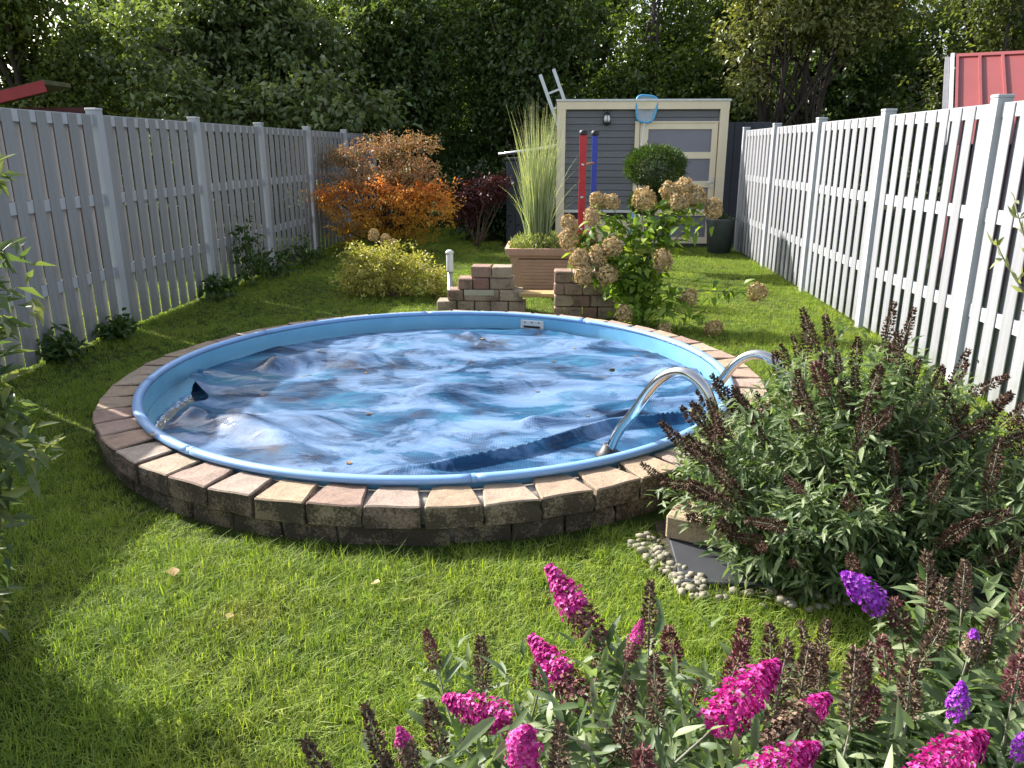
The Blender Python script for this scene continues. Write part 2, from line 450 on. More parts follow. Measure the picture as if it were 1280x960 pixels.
# ---- grass
RO, RI = 1.965, 1.785
def tuft(name, n, h0, h1, spread, width, bendy):
    V, F, T = [], [], []
    for _ in range(n):
        a = random.random() * 6.283; r = spread * math.sqrt(random.random()); x, y = r*math.cos(a), r*math.sin(a)
        h = random.uniform(h0, h1); b = random.random() * 6.283; lean = random.uniform(.1, bendy) * h; w = width * random.uniform(.6, 1.2)
        dx, dy = math.cos(b), math.sin(b); sx, sy = -dy * w / 2, dx * w / 2; k = len(V); tn = random.random()
        for u, ww in ((0, 1), (.5, .8), (1, .0)):
            cx, cy, cz = x + dx*lean*u*u, y + dy*lean*u*u, h * u * (1 - .25 * u * bendy) - .006
            if ww: V += [(cx - sx*ww, cy - sy*ww, cz), (cx + sx*ww, cy + sy*ww, cz)]; T += [tn, tn]
            else: V.append((cx, cy, cz)); T.append(tn)
        F += [(k, k+1, k+3, k+2), (k+2, k+3, k+4)]
    return bpy.data.objects.new(name, mesh(name, V, F, M['grass'], True, tint=T))
tufts = [tuft('tuft', 16, .022, .05, .04, .0034, 1.2), tuft('tuft', 18, .025, .06, .05, .003, 1.5), tuft('tuft', 12, .03, .075, .04, .0032, 1.0), tuft('tuft', 14, .018, .045, .05, .0038, 1.7), tuft('tuft', 10, .05, .11, .05, .0028, 1.3), tuft('tuft', 18, .03, .06, .05, .003, 1.5), tuft('tuft', 18, .03, .055, .05, .003, 1.9)]

def lawn_mesh():
    nx, ny = 74, 150
    xs = np.linspace(-4.6, 2.8, nx + 1); ys = np.linspace(.9, 15.9, ny + 1)
    X, Y = np.meshgrid(xs, ys); V = np.stack([X.ravel(), Y.ravel(), np.full(X.size, .004)], 1)
    i = np.arange(ny)[:, None] * (nx + 1) + np.arange(nx)[None]; i = i.ravel()
    F = np.stack([i, i + 1, i + nx + 2, i + nx + 1], 1)
    c = V[F].mean(1); d = np.hypot(c[:, 0] - PC.x, c[:, 1] - PC.y - .03)
    keep = (d > RO + .065) & ~((c[:, 0] > .42) & (c[:, 1] > 2.45) & (c[:, 1] < 3.08)) & ~((c[:, 1] > 12.95) & (c[:, 0] > -.9))
    keep &= ~((c[:, 1] > 8.5) & (c[:, 1] < 9.2) & (abs(c[:, 0] + .16) < .28))
    F = F[keep]
    me = np_mesh('grass', V, F, M['ground'], smooth=False)
    dd = np.hypot(V[:, 0] - PC.x, V[:, 1] - PC.y - .03) - RO
    n1 = np.array([noise.noise((x * 1.3, y * 1.3, 0)) for x, y, _ in V]); n2 = np.array([noise.noise((x * 4, y * 4, 5)) for x, y, _ in V])
    near = np.clip((6.5 - V[:, 1]) / 4, 0, 1)
    dens = (650 + 750 * near) * np.clip(1 + .5 * n1 + .35 * n2, .35, 1.7)
    hgt = (.85 + .35 * n1 + .25 * n2) * (1 - .35 * np.exp(-np.clip(dd, 0, 9) / .12) * (V[:, 1] < 6)) * (.8 + .35 * near)
    ef = np.minimum(np.abs(V[:, 0] + 3.72), np.abs(V[:, 0] - 2.76)); hgt *= 1 + .7 * np.exp(-ef / .12)
    for nm, val in (('dens', dens), ('hgt', np.clip(hgt, .4, 2.6))):
        a = me.attributes.new(nm, 'FLOAT', 'POINT'); a.data.foreach_set('value', val.astype(np.float32))
    return me
grass = tag(link('grass', lawn_mesh()), 'bright green lawn grass around the pool', 'grass', kind='stuff')
ng = bpy.data.node_groups.new('grass_scatter', 'GeometryNodeTree')
ng.interface.new_socket('Geometry', in_out='INPUT', socket_type='NodeSocketGeometry')
ng.interface.new_socket('Geometry', in_out='OUTPUT', socket_type='NodeSocketGeometry')
gi, go = ng.nodes.new('NodeGroupInput'), ng.nodes.new('NodeGroupOutput')
dp = ng.nodes.new('GeometryNodeDistributePointsOnFaces'); ip = ng.nodes.new('GeometryNodeInstanceOnPoints'); jn = ng.nodes.new('GeometryNodeJoinGeometry')
def named(n):
    a = ng.nodes.new('GeometryNodeInputNamedAttribute'); a.data_type = 'FLOAT'; a.inputs[0].default_value = n; return a.outputs[0]
ng.links.new(gi.outputs[0], dp.inputs['Mesh']); ng.links.new(named('dens'), dp.inputs['Density'])
for tf in tufts:
    oi = ng.nodes.new('GeometryNodeObjectInfo'); oi.inputs[0].default_value = tf; oi.inputs[1].default_value = True
    ng.links.new(oi.outputs['Geometry'], jn.inputs[0])
rv = ng.nodes.new('FunctionNodeRandomValue'); rv.data_type = 'FLOAT_VECTOR'; rv.inputs[0].default_value = (-.18, -.18, 0); rv.inputs[1].default_value = (.18, .18, 6.283)
rs = ng.nodes.new('FunctionNodeRandomValue'); rs.data_type = 'FLOAT'; rs.inputs[2].default_value = .7; rs.inputs[3].default_value = 1.35
mu = ng.nodes.new('ShaderNodeMath'); mu.operation = 'MULTIPLY'; ng.links.new(rs.outputs[1], mu.inputs[0]); ng.links.new(named('hgt'), mu.inputs[1])
ng.links.new(dp.outputs['Points'], ip.inputs['Points']); ng.links.new(jn.outputs[0], ip.inputs['Instance']); ip.inputs['Pick Instance'].default_value = True
ng.links.new(rv.outputs[0], ip.inputs['Rotation']); ng.links.new(mu.outputs[0], ip.inputs['Scale']); ng.links.new(ip.outputs[0], go.inputs[0])
gm = grass.modifiers.new('grass_scatter', 'NODES'); gm.node_group = ng

# ================================================================== FENCES
FH = 1.80
def fence(name, label, posts, side, board_m, post_m, rail_m, cap_m=None):
    """posts: ground points along the run; side = +1 when the garden lies towards +X"""
    root = thing(name, label, 'fence', (*posts[0], 0), 0, 'shadow-box fences along both sides of the lawn')
    o = Vector((*posts[0], 0))
    pm = MB().box(-.045, .045, -.045, .045, -.05, FH + .02)
    pmesh = pm.me('post', post_m); cap = bevelled_box('post_cap', .1, .1, .022, post_m, .005)
    bmesh_ = bevelled_box('board', .008, .115, FH - .045, board_m, .002)
    bback = bevelled_box('board', .008, .134, FH - .045, board_m, .002)
    for i, p in enumerate(posts):
        q = Vector((*p, 0)) - o
        d = (Vector(posts[min(i+1, len(posts)-1)]) - Vector(posts[max(i-1, 0)])); a = math.atan2(-d.x, d.y)
        po = link('post', pmesh, root, q, (0, 0, a)); link('post_cap', cap, po, (0, 0, FH + .031))
    for p, p2 in zip(posts, posts[1:]):
        a0, b0 = Vector((*p, 0)) - o, Vector((*p2, 0)) - o; d = (b0 - a0); Ln = d.length; d.normalize(); nrm = Vector((d.y, -d.x, 0)) * (1 if side > 0 else -1)
        if side > 0 and nrm.x < 0 or side < 0 and nrm.x > 0: nrm = -nrm
        az = math.atan2(-d.x, d.y); n = 9; s0 = .05; pitch = (Ln - 2 * s0) / n
        rm = MB().box(-.012, .012, -(Ln/2 - .046), Ln/2 - .046, -.042, .042).me('rail', rail_m)
        for z in (FH - .05, FH * .625, FH * .29):
            link('rail', rm, root, (a0 + b0) / 2 + Vector((0, 0, z)), (0, 0, az))
        for k in range(n):
            c = a0 + d * (s0 + pitch * (k + .5)) + nrm * .0162 + Vector((0, 0, FH/2 + .01))
            link('board', bmesh_, root, c, (random.uniform(-.002, .002), 0, az))
            if k < n - 1:
                c = a0 + d * (s0 + pitch * (k + 1)) - nrm * .0162 + Vector((0, 0, FH/2 + .01 + random.uniform(-.003, .003)))
                link('board', bback, root, c, (0, 0, az))
    return root
LP = [(-3.80, 1.15), (-3.78, 2.95), (-3.76, 4.75), (-3.74, 6.55), (-3.72, 8.34), (-3.69, 10.10), (-3.64, 11.9), (-3.56, 13.7), (-3.48, 15.5)]
RP = [(2.65, 1.66), (2.68, 3.46), (2.71, 5.25), (2.74, 7.03), (2.77, 8.84), (2.80, 10.69), (2.84, 12.55)]
fence('fence', 'shaded grey board fence with red hut and dense tree rising behind it', LP, 1, M['fence_grey'], M['fence_white'], M['fence_white'])
fence('fence', 'sunlit pale grey board fence beside grey shed, red metal roof behind it', RP, -1, M['fence_right'], M['fence_white'], M['fence_white'])

# ================================================================== POOL
def trap_stone(name, w_out, w_in, depth, h, mats, jit=.004, bev=.006):
    """tapered kerb stone, x along the ring, -y outward; outer faces get material 1"""
    bm = bmesh.new(); z0, z1 = 0, h
    co = [(-w_in/2, depth, z0), (w_in/2, depth, z0), (w_out/2, 0, z0), (-w_out/2, 0, z0)]
    vs = [bm.verts.new((x + random.uniform(-jit, jit), y + random.uniform(-jit, jit), z + random.uniform(-jit, jit) * .6)) for z in (z0, z1) for x, y, _ in co]
    for f in ((0,1,2,3),(7,6,5,4),(0,4,5,1),(1,5,6,2),(2,6,7,3),(3,7,4,0)): bm.faces.new([vs[i] for i in f])
    bmesh.ops.recalc_face_normals(bm, faces=bm.faces)
    bmesh.ops.subdivide_edges(bm, edges=bm.edges[:], cuts=2, use_grid_fill=True)
    for v in bm.verts: v.co += Vector((random.uniform(-1, 1), random.uniform(-1, 1), random.uniform(-.8, .8))) * .0032
    bmesh.ops.bevel(bm, geom=[e for e in bm.edges if e.calc_face_angle(0) > .9], offset=bev, segments=1, affect='EDGES')
    bm.normal_update()
    for f in bm.faces: f.material_index = 0 if f.normal.z > .5 else 1
    me = bpy.data.meshes.new(name); bm.to_mesh(me); bm.free()
    for m in mats: me.materials.append(m)
    return me
surround = thing('stone_surround', 'ring of tapered beige concrete stones set around the round pool', 'stone wall', (PC.x, PC.y, 0))
NS = 52
cop = [trap_stone('coping_stone', .226, .165, .195, .1, [M['coping_top'], M['coping_face']]) for _ in range(6)]
low = [trap_stone('lower_stone', .225, .18, .17, .098, [M['lower_face'], M['lower_face']]) for _ in range(5)]
for k in range(NS):
    a = 2 * math.pi * (k + .3) / NS
    r = RO + random.uniform(-.006, .006); c = Vector((math.cos(a), math.sin(a), 0)) * r + Vector((0, .02, .082 + random.uniform(-.003, .003)))
    link('coping_stone', cop[k % 6] if random.random() < .7 else random.choice(cop), surround, c, (random.uniform(-.012, .012), random.uniform(-.012, .012), a + math.pi/2 + random.uniform(-.025, .025)))
    a = 2 * math.pi * (k + .78 + random.uniform(-.05, .05)) / NS
    c = Vector((math.cos(a), math.sin(a), 0)) * (RO - .022 + random.uniform(-.01, .006)) + Vector((0, .02, -.018))
    link('lower_stone', random.choice(low), surround, c, (0, 0, a + math.pi/2 + random.uniform(-.02, .02)))
MB().lathe([(RI - .045, -.02), (RO - .06, -.02), (RO - .06, .158), (RI - .045, .158), (RI - .045, -.02)], 96, (0, .006), cap=False).build('mortar_bed', M['joint'], surround, True)

def liner_mat():
    m, nt, b = nodes_of('pool_liner')
    t = wtex(nt, 3, 4); r = ramp(nt, [(.3, (.15, .42, .64)), (.7, (.22, .52, .74))]); nt.links.new(t.outputs[0], r.inputs[0])
    tc = wtex(nt, 9, 6, .7); r2 = ramp(nt, [(.5, (0, 0, 0)), (.75, (.25, .25, .25))]); nt.links.new(tc.outputs[0], r2.inputs[0])
    nt.links.new(mix(nt, r2.outputs[0], r.outputs[0], (.25, .42, .45)), b.inputs['Base Color']); b.inputs['Roughness'].default_value = .35
    return m
M['liner'] = liner_mat()
M['rim'] = plain('rim', (.22, .40, .70), .3, var=.1, scale=4, bmp=.06, bscale=14, coat=.3)
pool = thing('swimming_pool', 'round sunken pool with light blue liner and blue rim', 'pool', (PC.x, PC.y, 0))
WALLR = PR - .035
MB().lathe([(WALLR, .19), (WALLR, .02), (WALLR, -.9)], 128, cap=False).build('wall', M['liner'], pool, True)
MB().lathe([(WALLR, -.9), (.01, -.9)], 64, cap=False).build('floor', M['liner'], pool, True)
rimprof = [(math.cos(w) * .027, math.sin(w) * .019) for w in np.linspace(0, 2*math.pi, 13)]
for k in range(8):      # eight rim segments with joints
    a0, a1 = 2*math.pi*(k + .27)/8 + .0012, 2*math.pi*(k + 1.27)/8 - .0012; n = 24; v = []; f = []
    for i in range(n + 1):
        a = a0 + (a1 - a0) * i / n
        v += [((PR - .012 + p[0]) * math.cos(a), (PR - .012 + p[0]) * math.sin(a), .204 + p[1]) for p in rimprof[:-1]]
    f = [(i*12+j, (i+1)*12+j, (i+1)*12+(j+1) % 12, i*12+(j+1) % 12) for i in range(n) for j in range(12)]
    f += [tuple(range(12)), tuple(range(n*12+11, n*12-1, -1))]
    link('rim_segment', mesh('rim_segment', v, f, M['rim'], True), pool)
    a = a1 + .0012
    jm = MB(); jv = []
    for aa in (a - .006, a + .006): jv.append([((PR - .012 + p[0]*1.05) * math.cos(aa), (PR - .012 + p[0]*1.05) * math.sin(aa), .204 + p[1]*1.06) for p in rimprof[:-1]])
    jm.add(jv[0] + jv[1], [(j, 12+j, 12+(j+1) % 12, (j+1) % 12) for j in range(12)]); jm.build('rim_joint', M['rim'], pool, True)
# skimmer faceplate on the far wall
sa = math.atan2(6.4 - PC.y, -.165 - PC.x); sk = Vector((math.cos(sa), math.sin(sa), 0)) * (WALLR - .008)
plate = link('skimmer_plate', bevelled_box('skimmer_plate', .2, .012, .075, M['white_plastic'], .004), pool, sk + Vector((0, 0, .135)), (0, 0, sa - math.pi/2))
MB().box(-.072, .072, -.0085, -.0075 + .001, -.026, -.008).build('slot', M['black'], plate)
for dx in (-.06, 0, .06): MB().box(dx - .006, dx + .006, -.0082, -.0065, .015, .024).build('screw', M['black'], plate)

# water and solar cover
WZ = .078
def water_mat():
    m, nt, b = nodes_of('pool_water')
    b.inputs['Base Color'].default_value = (.6, .85, .95, 1); b.inputs['Roughness'].default_value = .03
    b.inputs['Transmission Weight'].default_value = 1; b.inputs['IOR'].default_value = 1.33
    h = wtex(nt, 9, 3); bump(nt, b, h.outputs[0], .12, .02); return m
M['water'] = water_mat()
wd = MB(); wd.lathe([(.001, WZ), (WALLR - .003, WZ)], 96, cap=False)
tag(wd.build('water', M['water'], smooth=True, loc=(PC.x, PC.y, 0)), kind='structure')

def cover_mat():
    m, nt, b = nodes_of('solar_cover')
    g = N(nt, 'ShaderNodeNewGeometry')
    mp = N(nt, 'ShaderNodeMapping'); mp.inputs['Rotation'].default_value = (0, 0, .15); mp.inputs['Scale'].default_value = (1.0, 1.5, 1)
    nt.links.new(g.outputs['Position'], mp.inputs[0])
    def tx(scale, det, rg, dist=0):
        t = N(nt, 'ShaderNodeTexNoise'); t.inputs['Scale'].default_value = scale; t.inputs['Detail'].default_value = det; t.inputs['Roughness'].default_value = rg; t.inputs['Distortion'].default_value = dist
        nt.links.new(mp.outputs[0], t.inputs['Vector']); return t.outputs[0]
    # sky reflections painted as pale patches on the wet blue foil, brown leaf litter in the dips
    sky_patch = ramp(nt, [(.45, (0, 0, 0)), (.485, (.5, .5, .5)), (.60, (1, 1, 1))]); nt.links.new(tx(1.4, 9, .64, .7), sky_patch.inputs[0])
    fine = ramp(nt, [(.42, (.3, .3, .3)), (.50, (1, 1, 1))]); nt.links.new(tx(3.0, 9, .64, .8), fine.inputs[0])
    ff = math_n(nt, 'MULTIPLY', sky_patch.outputs[0], fine.outputs[0])
    base = ramp(nt, [(.38, (.004, .016, .045)), (.47, (.010, .052, .125)), (.57, (.017, .095, .195)), (.70, (.028, .16, .25))]); nt.links.new(tx(1.9, 5, .6, .8), base.inputs[0])
    c = mix(nt, ff, base.outputs[0], (.15, .245, .41))
    deb = ramp(nt, [(.58, (0, 0, 0)), (.66, (.75, .75, .75))]); nt.links.new(tx(2.3, 8, .8, .5), deb.inputs[0])
    gate = ramp(nt, [(.48, (0, 0, 0)), (.6, (1, 1, 1))]); nt.links.new(tx(.9, 2, .5), gate.inputs[0])
    c = mix(nt, math_n(nt, 'MULTIPLY', deb.outputs[0], gate.outputs[0]), c, (.10, .075, .035))
    nt.links.new(c, b.inputs['Base Color'])
    b.inputs['Roughness'].default_value = .6; b.inputs['Specular IOR Level'].default_value = .1
    b.inputs['Coat Weight'].default_value = .42; b.inputs['Coat Roughness'].default_value = .045; b.inputs['Coat IOR'].default_value = 1.33
    rip = N(nt, 'ShaderNodeBump'); rip.inputs['Strength'].default_value = .3; rip.inputs['Distance'].default_value = .03
    nt.links.new(tx(5.5, 3, .5, .6), rip.inputs['Height']); nt.links.new(rip.outputs[0], b.inputs['Coat Normal'])
    # small round air bubbles of the foil
    v = N(nt, 'ShaderNodeTexVoronoi'); v.inputs['Scale'].default_value = 75; v.inputs['Randomness'].default_value = .12; nt.links.new(g.outputs['Position'], v.inputs['Vector'])
    bump(nt, b, v.outputs['Distance'], .6, -.004)
    return m
M['cover'] = cover_mat()
def seg_d(X, Y, pts):
    best = np.full(X.shape, 9.); par = np.zeros(X.shape); tot = 0; side = np.zeros(X.shape)
    for (x0, y0), (x1, y1) in zip(pts, pts[1:]):
        dx, dy = x1 - x0, y1 - y0; l2 = dx*dx + dy*dy; t = np.clip(((X - x0)*dx + (Y - y0)*dy) / l2, 0, 1)
        d = np.hypot(X - x0 - t*dx, Y - y0 - t*dy); s = np.sign((X - x0)*dy - (Y - y0)*dx); w = d < best
        best = np.where(w, d, best); par = np.where(w, tot + t, par); side = np.where(w, s, side); tot += 1
    return best, par / tot, side
def cover_mesh():
    nr, na = 150, 420
    r = (np.linspace(0.002, 1, nr) ** .8)[:, None]; a = np.linspace(0, 2*math.pi, na, endpoint=False)[None]
    edge = WALLR - .02 - .05 * (.5 + .5 * np.sin(3*a + 1)) * (np.cos(a - 2.4) > 0) + 0 * a
    # pulled-in left corner
    edge = edge - .30 * np.exp(-((np.mod(a, 2*math.pi) - 3.42) / .22) ** 2)
    X = PC.x + r * edge * np.cos(a); Y = PC.y + r * edge * np.sin(a)
    Z = np.full(X.shape, WZ + .013)
    nz = np.array([noise.noise((x*1.5, y*2.6, 3)) + .5 * noise.noise((x*4 + 2, y*7, 1)) + .12 * noise.noise((x*9, y*15, 7)) for x, y in zip(X.ravel(), Y.ravel())]).reshape(X.shape)
    rid = np.array([1 - abs(noise.noise((x*1.1 + .6*y, y*2.4 - .3*x, 9))) * 2 for x, y in zip(X.ravel(), Y.ravel())]).reshape(X.shape)
    Z += .0085 * nz + .026 * np.clip(rid - .72, 0, 1) / .28 * (.5 + nz)
    # long raised fold along the near side
    d, t, s = seg_d(X, Y, [(-.80, 3.24), (-.48, 3.40), (-.19, 3.56), (.04, 3.77), (.30, 3.98), (.72, 4.16), (1.0, 4.24)])
    w = .026 + .010 * np.sin(t * 11 + 1); Z += .055 * np.exp(-(d / w) ** 2 * np.where(s > 0, 1.6, 1.3)) * np.clip(np.sin(t * math.pi) * 1.5 + .15, 0, 1)
    d, t, s = seg_d(X, Y, [(-1.4, 4.25), (-1.0, 4.47), (-.64, 4.56), (-.25, 4.70), (.2, 4.78), (.6, 4.72)])
    Z += .055 * np.exp(-(d / .08) ** 2) * np.sin(np.clip(t, 0, 1) * math.pi)
    d, t, s = seg_d(X, Y, [(-1.98, 4.03), (-1.70, 3.92), (-1.40, 3.74), (-1.13, 3.42)])
    Z += .060 * np.exp(-(d / .10) ** 2) * np.sin(np.clip(t * .9 + .1, 0, 1) * math.pi)
    d, t, s = seg_d(X, Y, [(-2.30, 4.75), (-2.12, 4.30), (-1.98, 4.03)])
    Z += .05 * np.exp(-(d / .09) ** 2)
    d, t, s = seg_d(X, Y, [(-1.9, 5.1), (-1.6, 5.35), (-1.35, 5.3)])
    Z += .07 * np.exp(-(d / .13) ** 2)
    d, t, s = seg_d(X, Y, [(-1.3, 5.9), (-.7, 6.05), (-.2, 5.95), (.3, 5.85)]); Z += .03 * np.exp(-(d / .15) ** 2)
    d, t, s = seg_d(X, Y, [(-.1, 4.05), (.35, 4.35), (.8, 4.5)]); Z += .03 * np.exp(-(d / .06) ** 2)
    d, t, s = seg_d(X, Y, [(.72, 5.15), (.9, 4.75), (1.0, 4.45)]); Z += .05 * np.exp(-(d / .1) ** 2)
    V = np.stack([X.ravel(), Y.ravel(), Z.ravel()], 1)
    i = np.arange(nr - 1)[:, None] * na + np.arange(na)[None]; j = np.arange(nr - 1)[:, None] * na + (np.arange(na)[None] + 1) % na
    F = np.stack([i.ravel(), i.ravel() + na, j.ravel() + na, j.ravel()], 1)
    V[:, :2] -= np.array([PC.x, PC.y])
    return np_mesh('pool_cover', V, F, M['cover'])
tag(link('pool_cover', cover_mesh(), loc=(PC.x, PC.y, 0)), 'wrinkled blue bubble-foil cover floating on the pool water', 'pool cover')

# ladder
lad = thing('pool_ladder', 'stainless steel pool ladder with two arched handrails over the rim', 'ladder', (.55, 3.75, 0))
o = Vector((.55, 3.75, 0))
rails = [[(.19, 3.68, -.55), (.285, 3.605, .11), (.385, 3.53, .34), (.48, 3.46, .515), (.57, 3.395, .575), (.655, 3.335, .53), (.705, 3.295, .42), (.725, 3.28, .28), (.735, 3.27, 0.0)],
         [(.70, 4.27, -.55), (.80, 4.20, .10), (.90, 4.135, .31), (.985, 4.08, .455), (1.07, 4.03, .50), (1.15, 3.98, .465), (1.205, 3.945, .37), (1.225, 3.93, .24), (1.235, 3.925, 0.0)]]
for p in rails:
    pts = [Vector(q) - o for q in curve_pts(p, 44)]
    rl = MB().tube(pts, .0245, 16).build('handrail', M['steel'], lad, True)
    b = Vector(p[1]) - o
    MB().lathe([(.07, -.012), (.066, .012), (.045, .03), (.027, .062)], 16, (b.x - .006, b.y + .004)).build('rubber_boot', M['black'], lad, True, loc=(0, 0, .085))
for i, z in enumerate((-.1, -.34)):
    u = (z + .55) / .66
    a = Vector(rails[0][0]).lerp(Vector(rails[0][1]), u) - o; b = Vector(rails[1][0]).lerp(Vector(rails[1][1]), u) - o
    MB().tube([a, b], .03, 8).build('rung', M['white_plastic'], lad, True)

# stone step next to the wall
st = link('stone_step', bevelled_box('stone_step', .27, .20, .10, M['step_block'], .008), None, (.62, 2.90, .086), (0, 0, R(-24)))
tag(st, 'single sand-coloured stone block on the slate path against the pool wall', 'stone block')

# ================================================================== SHED
SX0, SX1, SY, SH = .01, 2.70, 13.2, 2.25
shed = thing('garden_shed', 'grey plank garden shed with cream trim and a panelled cream door', 'shed', ((SX0 + SX1)/2, SY, 0))
def S(x0, x1, y0, y1, z0, z1): return MB().box(x0 - (SX0+SX1)/2, x1 - (SX0+SX1)/2, y0, y1, z0, z1)
S(SX0 + .03, SX1 - .03, .08, 2.0, 0, SH - .02).build('wall', M['siding'], shed)
S(SX0, SX0 + .135, .0, .12, 0, SH - .12).build('corner_post', M['cream'], shed)
S(SX1 - .135, SX1, .0, .12, 0, SH - .12).build('corner_post', M['cream'], shed)
S(SX0 - .004, SX1 + .004, -.003, .12, SH - .12, SH).build('top_beam', M['cream'], shed)
rf = S(SX0 - .02, SX1 + .02, -.02, 2.05, SH + .002, SH + .03).build('roof', M['metal'], shed)
DX0 = 1.25
pl = .102
z = .58; k = 0
while z < SH - .125:
    z1 = min(z + pl, SH - .122); x1 = DX0 if z1 < SH - .30 else SX1 - .137
    xm = (SX0 + .137 + x1)/2
    me = bevelled_box('plank', x1 - SX0 - .137, .022, z1 - z - .006, M['siding'], .004)
    link('plank', me, shed, (xm - (SX0+SX1)/2, .066, (z + z1)/2), (R(-2.0), 0, 0)); z += pl; k += 1
S(SX0 + .136, DX0, .035, .078, .53, .575).build('sill', M['white_plastic'], shed)
S(SX0 + .136, DX0, .06, .079, .42, .53).build('plinth_gap', M['black'], shed)
S(SX0 + .136, DX0, .045, .079, 0, .42).build('plinth', M['cream'], shed)
# door
dz1 = SH - .33
S(DX0, DX0 + .07, .02, .079, 0, SH - .30).build('door_jamb', M['cream'], shed)
S(DX0 + .07, SX1 - .137, .022, .079, dz1 + .005, SH - .30).build('door_jamb', M['cream'], shed)
door = MB(); dx0, dx1 = DX0 + .08, SX1 - .15
cx = (SX0 + SX1)/2
door.box(dx0 - cx, dx0 + .13 - cx, .03, .078, .04, dz1); door.box(dx1 - .09 - cx, dx1 - cx, .03, .078, .04, dz1)
nz = 4; ph = (dz1 - .04 - .09) / nz
for i in range(nz + 1):
    h = .1; zc = .09 + i * ph
    door.box(dx0 + .13 - cx, dx1 - .09 - cx, .032, .078, max(.04, zc - h/2), min(dz1, zc + h/2))
dr = door.build('door', M['cream'], shed)
for i in range(nz):
    zc = .09 + (i + .5) * ph
    MB().box(dx0 + .13 - cx, dx1 - .09 - cx, .055, .0775, zc - ph/2 + .05, zc + ph/2 - .05).build('door_panel', M['door_panel'], dr)
hd = MB().box(dx1 - .06 - cx, dx1 - .025 - cx, .018, .03, .92, 1.10); hd.box(dx1 - .15 - cx, dx1 - .03 - cx, -.01, .004, 1.0, 1.022); hd.box(dx1 - .05 - cx, dx1 - .035 - cx, -.01, .02, 1.0, 1.022)
hd.build('door_handle', M['metal'], dr)
# wall lantern
wl = thing('wall_lamp', 'small black lantern hanging from the top beam of the shed', 'lamp', (.80, SY + .02, SH - .36))
MB().lathe([(.03, .0), (.055, .02), (.06, .05)], 12).build('lamp_base', M['black'], wl, True)
MB().lathe([(.045, .05), (.055, .09), (.04, .15), (.025, .16)], 12).build('lamp_globe', M['glass_white'], wl, True)
MB().lathe([(.05, .155), (.03, .19), (.012, .2)], 12).build('lamp_top', M['black'], wl, True)
hk = MB(); hk.tube([(.05 * math.cos(w), 0, .24 + .07 * math.sin(w)) for w in np.linspace(-.6, 3.74, 14)], .006, 6); hk.tube([(0, 0, .19), (0, 0, .31), (0, -.02, .34)], .006, 6)
for a in range(4): hk.tube([(.058 * math.cos(a*1.57), .058 * math.sin(a*1.57), .05), (.05 * math.cos(a*1.57), .05 * math.sin(a*1.57), .155)], .004, 5)
hk.build('hanger', M['black'], wl)
# leaf net
nt_ = thing('pool_net', 'blue framed leaf net on a long white pole leaning on the shed', 'pool net', (1.18, SY - .42, 0))
o = Vector((1.18, SY - .42, 0))
base, top = Vector((1.18, SY - .42, .02)) - o, Vector((1.385, SY - .045, 1.93)) - o
MB().tube([base.lerp(top, .42), top], .013, 8).build('pole', M['white_plastic'], nt_, True)
MB().tube([base, base.lerp(top, .42)], .0155, 8).build('grip', M['net_blue'], nt_, True)
ax = (top - base).normalized(); sd = Vector((1, 0, 0)); sd = (sd - ax * sd.dot(ax)).normalized()
loop = []
for w in np.linspace(0, 2*math.pi, 33):
    c, s_ = math.cos(w), math.sin(w); c, s_ = math.copysign(abs(c) ** .55, c), math.copysign(abs(s_) ** .55, s_)
    loop.append(top + ax * (.205 + s_ * .205) + sd * (.155 + .03 * s_) * c)
MB().tube(loop, .017, 8, cap=False).build('frame', M['net_blue'], nt_, True)
def net_mat():
    m, nt, b = nodes_of('net_mesh'); b.inputs['Base Color'].default_value = (.72, .8, .86, 1); b.inputs['Roughness'].default_value = .7
    b.inputs['Alpha'].default_value = .45; return m
nv = [top + ax * .205 + ax.cross(sd) * .05] + loop[:-1]
link('net', mesh('net', nv, [(0, 1 + i, 1 + (i + 1) % 32) for i in range(32)], net_mat(), True), nt_)

# aluminium ladder behind the shed's corner, cabinet and loose pole
al = thing('aluminium_ladder', 'aluminium ladder leaning behind the shed, its top poking above the roof corner', 'ladder', (.95, 15.45, 0))
LR = Matrix.Rotation(R(-21), 4, 'Y')
for dx in (-.16, .10):
    MB().box(dx - .03, dx + .03, -.02, .02, .04, 3.1, LR).build('stile', M['metal'], al)
for i in range(10):
    MB().box(-.13, .07, -.012, .012, .2 + i * .28, .235 + i * .28, LR).build('rung', M['metal'], al)
cb = thing('storage_cabinet', 'dark grey board cabinet standing left of the cream-trimmed shed', 'cabinet', (-.42, 13.45, 0))
MB().box(-.4, .4, .03, .7, 0, 1.36).build('body', M['dark_board'], cb)
for i in range(5): link('board', bevelled_box('board', .155, .024, 1.34, M['dark_board'], .004), cb, (-.32 + i * .16, .017, .68))
MB().box(-.43, .43, -.03, .74, 1.362, 1.39).build('lid', M['dark_board'], cb)
MB().lathe([(.004, -.03), (.03, -.02), (.034, 0), (.02, .02), (.01, .03)], 12).build('knob', M['white_plastic'], cb, True, loc=(-.28, -.02, .98))
lp = MB().tube([(-.93, 13.3, 1.44), (-.42, 13.36, 1.51), (.02, 13.42, 1.585)], .028, 8).build('metal_pole', M['metal'], smooth=True)
tag(lp, 'loose silver metal tube lying across the top of the dark cabinet', 'pole')

